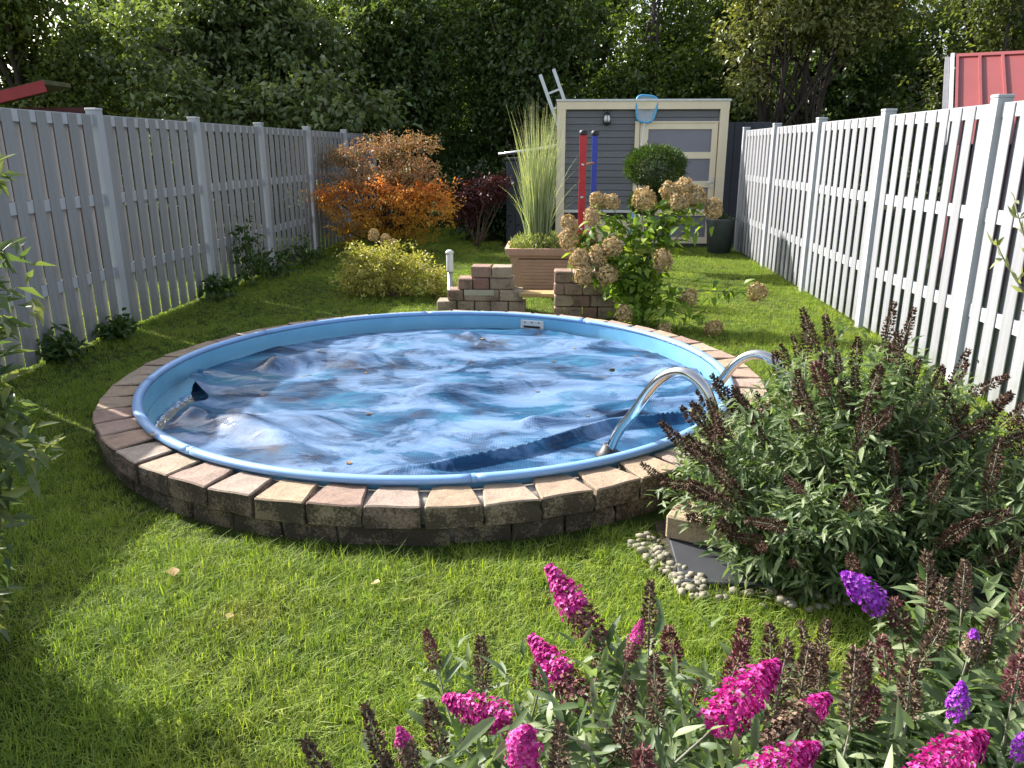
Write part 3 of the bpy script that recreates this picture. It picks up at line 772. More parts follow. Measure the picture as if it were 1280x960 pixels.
# ================================================================== neighbours' roofs
hut = thing('red_hut', 'dark red wooden hut with mossy roof behind the shaded fence', 'hut', (-7.96, 11.3, 0))
for i in range(17):
    link('wall_board', bevelled_box('wall_board', 2.7, .02, .122, M['red_wood'], .004), hut, (0, .02, .07 + i * .122), (R(-3), 0, 0))
MB().box(-1.34, 1.34, .03, .3, 0, 2.0).build('wall', M['red_wood'], hut)
rot = Matrix.Rotation(R(-12), 4, 'Y')
MB().box(-1.7, 1.52, -.28, .35, 2.20, 2.26, rot).build('roof', M['moss'], hut, loc=(0, 0, -.10))
MB().box(-1.7, 1.53, -.31, -.282, 2.10, 2.245, rot).build('fascia', plain('fascia_red', (.30, .025, .03), .6), hut, loc=(0, 0, -.10))

rb = thing('metal_roof_shed', 'shed with red standing-seam metal roof behind the sunlit fence', 'shed', (4.9, 10.6, 0))
rdir = Vector((.9, -.42, 0)).normalized(); ddir = -Vector((.37, .93, 0)).normalized() * math.cos(R(28)) + Vector((0, 0, -math.sin(R(28))))
A = Vector((4.86, 10.6, 2.60)) - Vector((4.9, 10.6, 0)); nrm = rdir.cross(ddir).normalized()
if nrm.z < 0: nrm = -nrm
def roofpiece(u0, u1, v0, v1, h0, h1):
    v = [A + rdir*u + ddir*w + nrm*h for h in (h0, h1) for u, w in ((u0, v0), (u1, v0), (u1, v1), (u0, v1))]
    return MB().add(v, [(0,3,2,1),(4,5,6,7),(0,1,5,4),(1,2,6,5),(2,3,7,6),(3,0,4,7)])
for i in range(8):
    roofpiece(i*.235, i*.235 + .231, .06, 2.2, 0, .012).build('roof_panel', M['red_metal'], rb)
    roofpiece(i*.235 - .016, i*.235 + .012, .055, 2.2, .013, .045).build('seam', M['red_metal'], rb)
roofpiece(-.03, 1.95, -.03, .055, -.01, .03).build('ridge_cap', M['red_metal'], rb)
roofpiece(-.075, -.035, -.02, 2.2, -.05, .045).build('verge', M['fence_white'], rb)
roofpiece(-.13, -.08, -.02, 2.2, -.09, .0).build('gutter_board', M['siding'], rb)
wb = MB(); c0 = A + rdir*.1 - Vector((0, 0, .12)); c1 = A + rdir*1.8 - Vector((0, 0, .12)); c2 = c1 + ddir*2.0; c3 = c0 + ddir*2.0
wv = [c0, c1, c2, c3] + [Vector((p.x, p.y, 0)) for p in (c0, c1, c2, c3)]
wb.add(wv, [(0,1,2,3),(4,7,6,5),(0,4,5,1),(1,5,6,2),(2,6,7,3),(3,7,4,0)]); wb.build('wall', M['red_wood'], rb)

# ================================================================== block walls behind the pool
def block_wall(name, label, loc, courses, rz=0):
    """courses: list of (x0, [widths...]) from the bottom, local x"""
    t = thing(name, label, 'block wall', loc, rz, 'low stacked block walls behind the pool')
    h = .112; cache = []
    for ci, (x0, ws) in enumerate(courses):
        x = x0
        for w in ws:
            me = bevelled_box('block', w - .006, .2, h - .006, M['wall_block'], .009)
            for v in me.vertices: v.co += Vector((random.uniform(-1, 1), random.uniform(-1, 1), random.uniform(-.3, .3))) * .003
            link('block', me, t, (x + w/2, random.uniform(-.008, .008), h * (ci + .5)), (0, 0, random.uniform(-.02, .02)))
            x += w
    return t
block_wall('block_wall', 'stepped block wall holding a narrow metal tray, beside the bollard lamp', (-.72, 7.62, 0),
    [(-.42, (.2, .17, .16, .17, .17)), (-.31, (.16, .34, .23)), (-.21, (.15, .16, .24)), (-.08, (.2, .2, )),], 0)
tb = tag(MB().box(-.145, .145, -.05, .1, 0, .006).box(-.145, .145, -.052, -.048, .0, .055).box(-.145, -.141, -.05, .1, 0, .055).box(.141, .145, -.05, .1, 0, .055).build('metal_tray', M['metal'], loc=(-.72, 7.56, .17)), 'narrow open metal tray set between blocks of the stepped wall', 'tray')
block_wall('block_wall', 'reddish block wall half covered by the dried hydrangea', (.34, 7.36, 0),
    [(-.34, (.1, .17, .14, .26)), (-.34, (.18, .16, .24)), (-.34, (.1, .17, .28)), (-.34, (.17, .2, .0001 + .1))], 0)
tag(link('wooden_plank', bevelled_box('wooden_plank', .38, .2, .035, M['yellow_wood'], .004), None, (-.14, 7.55, .185)), 'yellow wooden plank laid between the two block walls', 'plank')

# terracotta planter with tall grass
def planter(loc):
    t = thing('planter', 'square terracotta plastic planter holding tall ornamental grass', 'planter', loc)
    prof = [(.24, 0), (.265, .05), (.27, .06), (.315, .40)]
    body = MB(); n = 20
    rings = [(.255 + .07 * i / n - (.003 if i % 2 else 0), .06 + .37 * i / n) for i in range(n + 1)]
    rings = [(.235, 0), (.25, .055)] + rings
    v = [(sx * r, sy * r, z) for r, z in rings for sx, sy in ((-1,-1),(1,-1),(1,1),(-1,1))]
    f = [(i*4+k, i*4+(k+1) % 4, (i+1)*4+(k+1) % 4, (i+1)*4+k) for i in range(len(rings)-1) for k in range(4)] + [(3,2,1,0)]
    body.add(v, f).build('body', M['planter'], t)
    for a in range(4):   # smooth corner strips
        M4 = Matrix.Rotation(a * math.pi/2, 4, 'Z')
        MB().add([M4 @ Vector(p) for p in ((-.258,-.258,.06),(-.19,-.260,.06),(-.23,-.332,.43),(-.328,-.328,.43))], [(0,1,2,3)]).build('corner_strip', M['planter'], t)
    rm = MB()
    for r0, r1, z0, z1 in ((.325, .375, .43, .50),):
        v = [(sx*r, sy*r, z) for r, z in ((r0, z0), (r1 - .012, z0), (r1, z1), (r0, z1), (r0, z0 + .0)) for sx, sy in ((-1,-1),(1,-1),(1,1),(-1,1))]
        rm.add(v, [(i*4+k, i*4+(k+1) % 4, (i+1)*4+(k+1) % 4, (i+1)*4+k) for i in range(4) for k in range(4)])
    rm.build('rim', M['planter'], t)
    MB().box(-.318, .318, -.318, .318, .38, .42).build('soil', M['soil'], t)
    return t
planter((-.16, 8.87, 0))
M['reed'] = leafmat('reed', [(.16, .23, .13), (.27, .34, .18), (.42, .44, .25), (.56, .52, .36)], trans=.3, rough=.55)
M['sedum'] = leafmat('sedum', [(.16, .22, .06), (.28, .32, .10), (.40, .38, .16)], trans=.3)
def blades(n, h0, h1, spread, lean0, lean1, w, segs=7, foot=.1):
    V, F, T = [], [], []
    for _ in range(n):
        a = random.random()*6.283; r = foot*math.sqrt(random.random()); x, y = r*math.cos(a), r*math.sin(a)
        b = a + random.uniform(-.7, .7); h = random.uniform(h0, h1); ln = random.uniform(lean0, lean1) * spread; dx, dy = math.cos(b), math.sin(b); sa_ = random.random()*3.14
        k = len(V); tn = random.random(); wv = w * random.uniform(.6, 1.2); pw = random.uniform(1.6, 3)
        for i in range(segs + 1):
            u = i / segs; ww = wv * (1 - u ** 2.2) * .5 + .0006
            cx, cy, cz = x + dx*ln*u**pw, y + dy*ln*u**pw, h*(u - .18*ln*u**4)
            V += [(cx - math.cos(sa_)*ww, cy - math.sin(sa_)*ww, cz), (cx + math.cos(sa_)*ww, cy + math.sin(sa_)*ww, cz)]; T += [min(1, tn * .75 + u * .3)] * 2
        F += [(k+2*i, k+2*i+1, k+2*i+3, k+2*i+2) for i in range(segs)]
    return np_mesh('blades', np.array(V), np.array(F), M['reed'], np.array(T))
og = thing('ornamental_grass', 'tall upright pale green ornamental grass growing in the terracotta planter', 'plant', (-.19, 8.87, .40))
link('blades', blades(360, .55, 1.48, .17, .0, 1.2, .010, foot=.14), og)
link('plume_blades', blades(150, 1.15, 1.68, .22, .1, 1.3, .006, foot=.13), og)
link('side_blades', blades(16, .6, 1.2, .5, .7, 1.1, .009, foot=.14), og)
ld = thing('low_planter_plant', 'low yellow-green filler plant at the foot of the tall grass', 'plant', (-.16, 8.87, .42))
n = 2600; P = rng.uniform(-1, 1, (n, 3)) * np.array([.33, .33, .5]); P[:, 2] = (.03 + .16 * rng.random(n)) * (1.1 - .5 * (np.abs(P[:, 0]) / .33) ** 2)
link('foliage', leaf_mesh('foliage', P, unit(rng.normal(size=(n, 3)) + [0, 0, 1.0]), rand_unit(n), .035 + .03 * rng.random(n), .011, M['sedum']), ld)

# red and blue posts
ps = thing('post_pair', 'red post and blue post with black caps joined by an orange bar', 'posts', (.36, 10.1, 0))
MB().box(-.042, .042, -.026, .026, 0, 1.70).build('red_post', M['red_paint'], ps, loc=(-.03, 0, 0)); MB().box(-.034, .034, -.026, .026, 0, 1.70).build('blue_post', M['blue_paint'], ps, loc=(.125, .25, 0))
for x, y in ((-.03, 0), (.125, .25)): MB().lathe([(.045, 1.69), (.05, 1.70), (.048, 1.735), (.03, 1.75)], 14, (x, y)).build('cap', M['black'], ps, True)
MB().tube([(-.03, -.01, 1.34), (.125, .24, 1.36)], .013, 8).build('cross_bar', M['orange_wood'], ps, True)
for z in (1.34, .95, .56): MB().lathe([(.018, 0), (.022, .006), (.01, .012)], 10).build('bolt', M['metal'], ps, True, loc=(-.03, -.026, z), rot=(R(90), 0, 0))

# bollard lamp
bl = thing('bollard_lamp', 'thin grey garden bollard lamp with frosted white head', 'lamp', (-1.06, 7.98, 0))
MB().lathe([(.05, 0), (.05, .012), (.024, .016), (.024, .33)], 14).build('pole', M['metal'], bl, True)
MB().lathe([(.034, .33), (.036, .34), (.036, .50), (.034, .51)], 18).build('lamp_head', M['glass_white'], bl, True)
MB().lathe([(.042, .508), (.042, .53), (.02, .548), (.003, .55)], 18).build('cap', M['white_plastic'], bl, True)

# grey pot by the shed
gp = thing('grey_pot', 'dark grey square-shouldered pot with a low plant beside the shed door', 'flower pot', (2.50, 12.25, 0))
MB().lathe([(.15, 0), (.17, .01), (.215, .50), (.215, .53), (.19, .53), (.185, .46)], 28, cap=False).build('pot', M['grey_pot'], gp, True)
MB().lathe([(.186, .46), (.002, .47)], 28, cap=False).build('soil', M['soil'], gp)
n = 260; P = np.stack([rng.normal(size=n)*.08, rng.normal(size=n)*.08, .47 + .09*rng.random(n)], 1)
M['dkleaf'] = leafmat('dark_leaf', [(.02, .045, .015), (.04, .08, .025), (.07, .11, .045)], trans=.2)
link('foliage', leaf_mesh('foliage', P, unit(rng.normal(size=(n, 3)) + [0, 0, .6]), rand_unit(n), .06, .025, M['dkleaf']), gp)

# ================================================================== plants in the middle ground
M['topiary'] = leafmat('topiary_leaf', [(.03, .06, .012), (.055, .10, .02), (.09, .14, .03)], trans=.25, rough=.5)
tp = thing('topiary_tree', 'clipped conifer topiary with a flattened ball above a smaller tier', 'topiary', (1.26, 10.6, 0))
tm = MB(); tm.tube(curve_pts([(.02, 0, -.02), (-.03, .02, .5), (.06, 0, .95), (.02, 0, 1.3)], 14), [.05 - .0018*i for i in range(15)], 9)
tm.tube(curve_pts([(-.02, 0, .55), (-.06, -.02, .68), (-.11, -.02, .8)], 6), [.022]*7, 7); tm.build('trunk', M['bark'], tp, True)
for nm, c, rad, n in (('upper_ball', (.02, 0, 1.31), (.38, .38, .25), 9000), ('lower_ball', (-.10, -.02, .86), (.19, .19, .14), 3200), ('middle_ball', (.14, 0, 1.0), (.15, .15, .1), 1500)):
    d = rand_unit(n); rr = rng.uniform(.72, 1.03, n) + .05 * rng.normal(size=n) * (rng.random(n) < .2)
    lump = np.array([noise.noise((x*3.2, y*3.2, z*3.2 + 4)) for x, y, z in d]) * .11
    P = np.array(c) + d * (rr + lump)[:, None] * np.array(rad)
    link(nm, leaf_mesh(nm, P, unit(d + rng.normal(size=(n, 3)) * .55 + [0, 0, .35]), rand_unit(n), .035 + .035*rng.random(n), .010, M['topiary']), tp)

# variegated bush
M['varieg'] = leafmat('variegated_leaf', [(.16, .17, .035), (.32, .31, .06), (.54, .48, .14), (.66, .57, .26)], trans=.3, rough=.4)
def shrub(name, label, loc, blobs, ncl, per, L, clr, lmat, nst=14, rs=.008, ratio=.5, cat='bush', stem='stem_brown', shell=.3, group=None, squash=.8):
    t = thing(name, label, cat, loc, 0, group); mb = MB()
    for _ in range(nst):
        b = random.choice(blobs); d = Vector((random.gauss(0, 1), random.gauss(0, 1), random.uniform(0, 1))).normalized()
        branches(mb, (random.uniform(-.05, .05), random.uniform(-.05, .05), -.02), [Vector(b[:3]) + Vector((d.x*b[3], d.y*b[4], d.z*b[5])) * .85], rs, 6)
    mb.build('stems', M[stem], t, True)
    P, D, Nn, tint = crown_points(blobs, ncl, per, clr, shell, squash); l = L * (.6 + .7*rng.random(len(P)))
    link('foliage', leaf_mesh('foliage', P, D, Nn, l, l*ratio, lmat, tint), t); return t
shrub('variegated_bush', 'rounded bush with small yellow and green variegated leaves', (-1.72, 8.35, 0),
      [(-.22, 0, .26, .36, .34, .24), (.25, .05, .22, .33, .3, .22), (.0, .05, .42, .26, .26, .17), (-.42, 0, .18, .2, .22, .2), (.5, .0, .14, .16, .2, .14), (-.35, .05, .42, .16, .16, .14)], 520, 15, .038, .05, M['varieg'])
# dried hydrangeas
M['dry_head'] = leafmat('dried_floret', [(.26, .165, .065), (.46, .335, .16), (.62, .49, .26), (.52, .38, .21)], trans=.15, rough=.8, tcol=(1.1, .9, .6))
def floret_head(name, rad, n, size, mat, hollow=.8):
    d = rand_unit(n); d = d[d[:, 2] > -.75]; n = len(d)
    lump = 1 + .24 * np.array([noise.noise((x*2.5, y*2.5, z*2.5 + rad[0]*90)) for x, y, z in d])
    P = d * (rng.uniform(hollow, 1.04, n) * lump)[:, None] * np.array(rad)
    Nn = unit(d + .45*rng.normal(size=(n, 3))); t1 = unit(np.cross(Nn, rand_unit(n))); t2 = np.cross(Nn, t1); tn = np.clip(rng.random(n) * .7 + .3 * rng.random(n), 0, 1)
    PP, DD, NN, TT = [], [], [], []
    for k in range(4):
        w = k * math.pi/2; DD.append(t1*math.cos(w) + t2*math.sin(w) + .25*Nn); PP.append(P); NN.append(Nn); TT.append(tn)
    PP, DD, NN, TT = map(np.concatenate, (PP, DD, NN, TT))
    return leaf_mesh(name, PP, DD, NN, size*(.7 + .6*rng.random(len(PP))), size*.8, mat, TT, fold=.2, droop=.2)
heads = [floret_head('flower_head', r_, 430, .0125, M['dry_head']) for r_ in ((.066, .066, .09), (.075, .072, .085), (.058, .06, .085), (.078, .066, .072))]
M['hyd_leaf'] = leafmat('hydrangea_leaf', [(.09, .17, .02), (.17, .27, .035), (.28, .36, .06), (.36, .36, .08)], 'obj', trans=.4, rough=.45)
M['hyd_leaf_a'] = leafmat('hydrangea_leaf_a', [(.09, .17, .02), (.17, .27, .035), (.28, .36, .06)], 'attr', trans=.4, rough=.45)
def one_leaf(name, L, W, mat, fold=.22, droop=.2):
    V, F = [], []
    st_ = [(0, .03), (.12, .52), (.3, .93), (.5, 1.0), (.72, .68), (.88, .32), (1, 0)]
    wob = random.uniform(-.05, .05)
    for u, w in st_:
        x = L * u; z = -droop * L * u * u + .02 * L * math.sin(u * 7); y0 = wob * L * math.sin(u * 3.1)
        V += [(x, y0 - W/2*w, z + fold*W/2*w), (x, y0, z), (x, y0 + W/2*w, z + fold*W/2*w)]
    for i in range(len(st_) - 1):
        k = i * 3; F += [(k, k+3, k+4, k+1), (k+1, k+4, k+5, k+2)]
    return mesh(name, V, F, mat, True)
def orient(d, up):
    d = Vector(d).normalized(); y = Vector(up).cross(d)
    if y.length < 1e-4: y = Vector((0, 1, 0)).cross(d)
    y.normalize(); z = d.cross(y); return Matrix((d, y, z)).transposed().to_euler()
hy = thing('hydrangea_bush', 'leafy hydrangea bush with large dried tan flower heads behind the pool', 'bush', (.75, 7.05, 0))
ho = Vector((.75, 7.05, 0))
hp = [(.17, 7.2, .84), (.17, 7.12, .72), (.40, 7.3, 1.03), (.52, 7.3, 1.02), (.36, 7.1, .90), (.79, 7.25, 1.04), (1.0, 7.2, 1.10), (1.12, 7.25, 1.15), (1.22, 7.2, 1.07), (1.05, 7.1, 1.03),
      (1.36, 7.2, .98), (.27, 6.95, .58), (.42, 6.9, .60), (.52, 6.9, .68), (.30, 6.88, .46), (.50, 6.85, .46), (.90, 6.9, .56), (1.12, 6.8, .30), (.62, 6.7, .18), (.68, 6.6, .03), (.92, 6.62, .06), (1.72, 6.9, .33), (.36, 7.15, .72), (1.32, 6.65, .08)]
stm = MB(); lv_me = [one_leaf('leaf', l, l*.55, M['hyd_leaf'], .2, .25) for l in (.11, .13, .095)]
nleaf = 0; EX = []
for i, p in enumerate(hp):
    tip = Vector(p) - ho; foot = Vector((random.uniform(-.1, .1), random.uniform(-.1, .1), 0)); mid_ = foot.lerp(tip, .5) + Vector((0, 0, .14)) - Vector((tip.x, tip.y, 0))*.12
    pts = curve_pts([foot, mid_, tip], 12); stm.tube(pts, [.007 - .0003*j for j in range(13)], 6)
    d = pts[-1] - pts[-2]
    sc = random.uniform(1.0, 1.35) if p[2] > .35 else random.uniform(.85, 1.1)
    link('flower_head', heads[i % 4], hy, tip + d.normalized()*.05, (random.uniform(-.5, .5), random.uniform(-.5, .5), random.random()*6), (sc,)*3)
    for j in range(3, 12):
        for s_ in (0, 1, 2):
            if nleaf >= 290: break
            a = j*1.57 + s_*2.1 + random.uniform(-.4, .4); q = pts[j] + Vector((random.gauss(0, .03), random.gauss(0, .03), random.gauss(0, .02))); dl = Vector((math.cos(a), math.sin(a), random.uniform(-.35, .45)))
            link('leaf', random.choice(lv_me), hy, q + dl*.02, orient(dl, (random.gauss(0, .3), random.gauss(0, .3), 1)), (random.uniform(.7, 1.2),)*3); nleaf += 1
    for _ in range(40): EX.append((pts[random.randint(3, 11)] + Vector((random.gauss(0, .06), random.gauss(0, .06), random.gauss(0, .05)))))
stm.build('stems', M['stem_green'], hy, True)
P = np.array(EX); n = len(P)
fo = link('foliage', leaf_mesh('foliage', P, unit(rng.normal(size=(n, 3)) + [0, 0, -.1]), unit(rng.normal(size=(n, 3))*.4 + [0, 0, 1]), .085 + .04*rng.random(n), .05, M['hyd_leaf_a'], lance=True, droop=.25), hy); fo['kind'] = 'stuff'
# small dried hydrangea behind the variegated bush
h2 = thing('small_hydrangea', 'three dried brown flower heads behind the variegated bush', 'plant', (-1.95, 8.95, 0))
s2 = MB()
for p in ((-.1, .0, .58), (.02, .05, .52), (.12, -.02, .47)):
    s2.tube(curve_pts([(0, 0, 0), (p[0]*.3, p[1], p[2]*.6), p], 6), .006, 6); link('flower_head', heads[2], h2, p, (.1, .2, random.random()), (.95,)*3)
s2.build('stems', M['stem_brown'], h2, True)

# Japanese maple: layered, sunlit orange and shaded dull red top put into leaf colour
M['maple'] = leafmat('maple_leaf', [(.36, .29, .035), (.55, .37, .05), (.70, .37, .08), (.72, .29, .12)], trans=.5, rough=.5, tcol=(1.4, 1.05, .5))
M['maple_red_shaded'] = leafmat('maple_leaf_red_shaded', [(.20, .22, .07), (.34, .24, .11), (.48, .24, .16)], trans=.3, rough=.5, tcol=(1.3, .9, .6))
mp_ = thing('japanese_maple', 'spreading Japanese maple with orange lower and dusky red upper leaves', 'tree', (-2.55, 12.2, 0))
mb = MB()
layers = [(-.75, -.2, .82, .42, .5, .22, 0), (.55, -.25, .62, .58, .5, .26, 0), (-.2, -.3, .52, .6, .5, .28, 0), (.1, -.4, .82, .5, .45, .16, 0), (.78, -.3, .86, .36, .35, .18, 0), (-.42, -.2, .30, .45, .4, .22, 0), (.3, -.2, .30, .5, .4, .18, 0),
          (-.35, .0, 1.08, .55, .5, .22, 1), (.3, .05, 1.2, .55, .5, .24, 1), (.1, -.25, 1.0, .5, .4, .14, 0), (-.5, -.2, 1.0, .35, .4, .12, 0), (.62, -.25, 1.0, .3, .3, .1, 0), (-.05, .2, 1.55, .42, .4, .18, 1), (.5, .1, 1.62, .3, .3, .14, 1), (-.7, .2, 1.4, .35, .35, .18, 1)]
for l in layers: branches(mb, (random.uniform(-.05, .05), random.uniform(-.05, .05), .05), [(l[0] + random.uniform(-.3, .3)*l[3], l[1], l[2]) for _ in range(3)], .022, 7)
mb.build('trunk', M['bark'], mp_, True)
for nm, kk, m_, nc in (('crown', 0, 'maple', 620), ('upper_crown', 1, 'maple_red_shaded', 520)):
    B = [l[:6] for l in layers if l[6] == kk]; P, D, Nn, tint = crown_points(B, nc, 16, .07, .2, .4)
    if kk == 0: tint = np.clip((P[:, 2] - .15) / .95 * .75 + .35*rng.random(len(P)) - .05, 0, 1)
    l = .05*(.6 + .7*rng.random(len(P))); link(nm, leaf_mesh(nm, P, D, Nn, l, l*.42, M[m_], tint), mp_)
M['darkred'] = leafmat('dark_red_leaf', [(.05, .012, .016), (.10, .02, .028), (.06, .03, .02)], trans=.25)
shrub('dark_red_shrub', 'low dark red leaved shrub right of the orange maple', (-1.25, 12.9, 0), [(0, 0, .85, .45, .35, .22), (-.1, 0, .6, .35, .3, .25), (.3, 0, 1.0, .25, .25, .14)], 200, 14, .06, .07, M['darkred'])
M['rhodo'] = leafmat('rhododendron_leaf', [(.012, .03, .008), (.025, .05, .014), (.045, .075, .022)], trans=.12, rough=.35)
shrub('rhododendron', 'dark glossy evergreen shrub between the maple and the dark cabinet', (-1.1, 13.9, 0), [(0, 0, .55, .65, .5, .55), (-.3, .1, .9, .45, .4, .35), (.35, .1, .8, .35, .4, .4)], 420, 14, .11, .09, M['rhodo'], ratio=.35)

# weeds along the shaded fence
M['weed'] = leafmat('weed_leaf', [(.03, .065, .015), (.06, .11, .025), (.10, .15, .04)], trans=.35)
for lab, x, y, h, w in (('tall weed with toothed leaves climbing the shaded fence', -3.5, 8.9, .75, .14), ('low leafy weed clump at the foot of the shaded fence', -3.48, 9.6, .32, .32), ('low leafy weed clump at the foot of the shaded fence', -3.55, 8.1, .22, .2), ('low leafy weed clump at the foot of the shaded fence', -3.42, 10.7, .3, .3), ('low leafy weed clump at the foot of the shaded fence', -3.62, 6.2, .16, .09), ('low leafy weed clump at the foot of the shaded fence', -3.62, 5.5, .2, .1)):
    shrub('weed_plant', lab, (x, y, 0), [(0, 0, h*.5, w, w*1.3, h*.5)], 40, 7, .07, .06, M['weed'], 6, .004, .6, 'weed', 'stem_green', .1, 'weeds along the shaded fence')

# ================================================================== butterfly bushes
BL = [(.065, .11, .045), (.11, .165, .065), (.18, .24, .105), (.28, .33, .17)]
M['bud_o'] = leafmat('buddleja_leaf', BL, 'obj', trans=.3, rough=.5, tcol=(1.25, 1.4, .7))
M['bud_a'] = leafmat('buddleja_leaf_a', BL, 'attr', trans=.4, rough=.5, tcol=(1.25, 1.4, .7))
M['magenta'] = leafmat('magenta_floret', [(.26, .006, .12), (.50, .015, .25), (.64, .05, .36), (.76, .16, .50)], trans=.3, rough=.5, tcol=(1.2, .8, 1.1))
M['purple'] = leafmat('purple_floret', [(.26, .02, .40), (.42, .05, .60), (.52, .14, .68)], trans=.3, rough=.5, tcol=(1.1, .8, 1.2))
M['seed'] = leafmat('dead_floret', [(.035, .018, .010), (.075, .038, .022), (.13, .07, .045), (.19, .115, .08)], trans=.08, rough=.85, tcol=(1, .8, .6))
M['seed_tan'] = leafmat('dead_floret_tan', [(.07, .04, .026), (.13, .08, .05), (.20, .13, .085), (.29, .20, .14)], trans=.1, rough=.85, tcol=(1, .8, .6))
M['seed_pink'] = leafmat('fading_floret', [(.09, .04, .03), (.20, .07, .07), (.28, .10, .12), (.18, .10, .06)], trans=.15, rough=.8, tcol=(1.1, .8, .8))
def spike(name, L, rad, n, size, mats, split=1.0, petal=4, loose=.25):
    """flower spike along +z; the share above `split` keeps the first material"""
    parts = []
    u = rng.random(n) ** .85; whorl = np.round(u * 16) / 16; u = np.clip(u*.55 + whorl*.45, 0, 1)
    prof = rad * np.minimum(1, (1 - u)*2.0 + .22) * np.minimum(1, .75 + u*1.5); a = rng.random(n)*6.283
    lump = 1 + loose * rng.normal(size=n)
    rr = prof * np.clip(lump, .35, 1.5)
    P = np.stack([rr*np.cos(a), rr*np.sin(a), u*L], 1); out = unit(np.stack([np.cos(a), np.sin(a), .35 + u*.6], 1) + .3*rng.normal(size=(n, 3)))
    t1 = unit(np.cross(out, rand_unit(n))); t2 = np.cross(out, t1); tn = rng.random(n)
    if petal == 4:
        PP = np.concatenate([P]*4); NN = np.concatenate([out]*4); TT = np.concatenate([tn]*4)
        DD = np.concatenate([t1*math.cos(w) + t2*math.sin(w) + .3*out for w in (0, 1.57, 3.14, 4.71)])
        me = leaf_mesh(name, PP, DD, NN, size*(.75 + .5*rng.random(len(PP))), size*.85, mats[0], TT, fold=.15, droop=.15); reps = 4
    else:
        PP = np.concatenate([P*[.55, .55, 1]]*3); TT = np.concatenate([tn]*3); reps = 3
        NN = np.concatenate([t1, t1*-.5 + t2*.87, t1*-.5 - t2*.87]); DD = np.concatenate([out]*3)
        me = leaf_mesh(name, PP, DD, NN, size*(1.1 + .6*rng.random(len(PP))), size*.6, mats[0], TT, fold=.3, droop=.0)
    if len(mats) > 1:
        me.materials.append(mats[1]); low = np.tile(u < split, reps); me.polygons.foreach_set('material_index', np.repeat(low.astype(np.int32), 2))
    # central stalk
    return me
SP = {'dead': [spike('flower_spike', l_, r_, n_, .0085, [M['seed']], petal=3, loose=.35) for l_, r_, n_ in ((.17, .021, 310), (.14, .018, 240), (.12, .022, 250), (.20, .019, 330), (.09, .016, 160))],
      'tipped': [spike('flower_spike', .18, .0235, 860, .0056, [M['magenta'], M['seed_pink']], .42)],
      'purple_full': [spike('flower_spike', .125, .0215, 520, .006, [M['purple']], loose=.36)],
      'tan': [spike('flower_spike', l_, r_, n_, .0085, [M['seed_tan']], petal=3, loose=.4) for l_, r_, n_ in ((.15, .021, 330), (.13, .022, 300), (.17, .019, 330))],
      'dead_pink': [spike('flower_spike', l_, r_, n_, .0085, [M['seed_pink']], petal=3, loose=.35) for l_, r_, n_ in ((.14, .024, 300), (.11, .026, 260))],
      'magenta': [spike('flower_spike', l_, r_, n_, .0062, [M['magenta']], loose=.36) for l_, r_, n_ in ((.15, .0235, 620), (.13, .0225, 540))],
      'half': [spike('flower_spike', .17, .0235, 800, .0056, [M['magenta'], M['seed_pink']], .45), spike('flower_spike', .15, .024, 750, .0056, [M['magenta'], M['seed_tan']], .7)],
      'purple': [spike('flower_spike', .12, .022, 330, .007, [M['purple']]), spike('flower_spike', .11, .023, 330, .007, [M['purple'], M['seed_tan']], .72)]}
LME = [one_leaf('leaf', l, l*w, M['bud_o'], .25, dr) for l, w, dr in ((.085, .22, .2), (.07, .24, .35), (.1, .21, .3), (.06, .28, .1))]
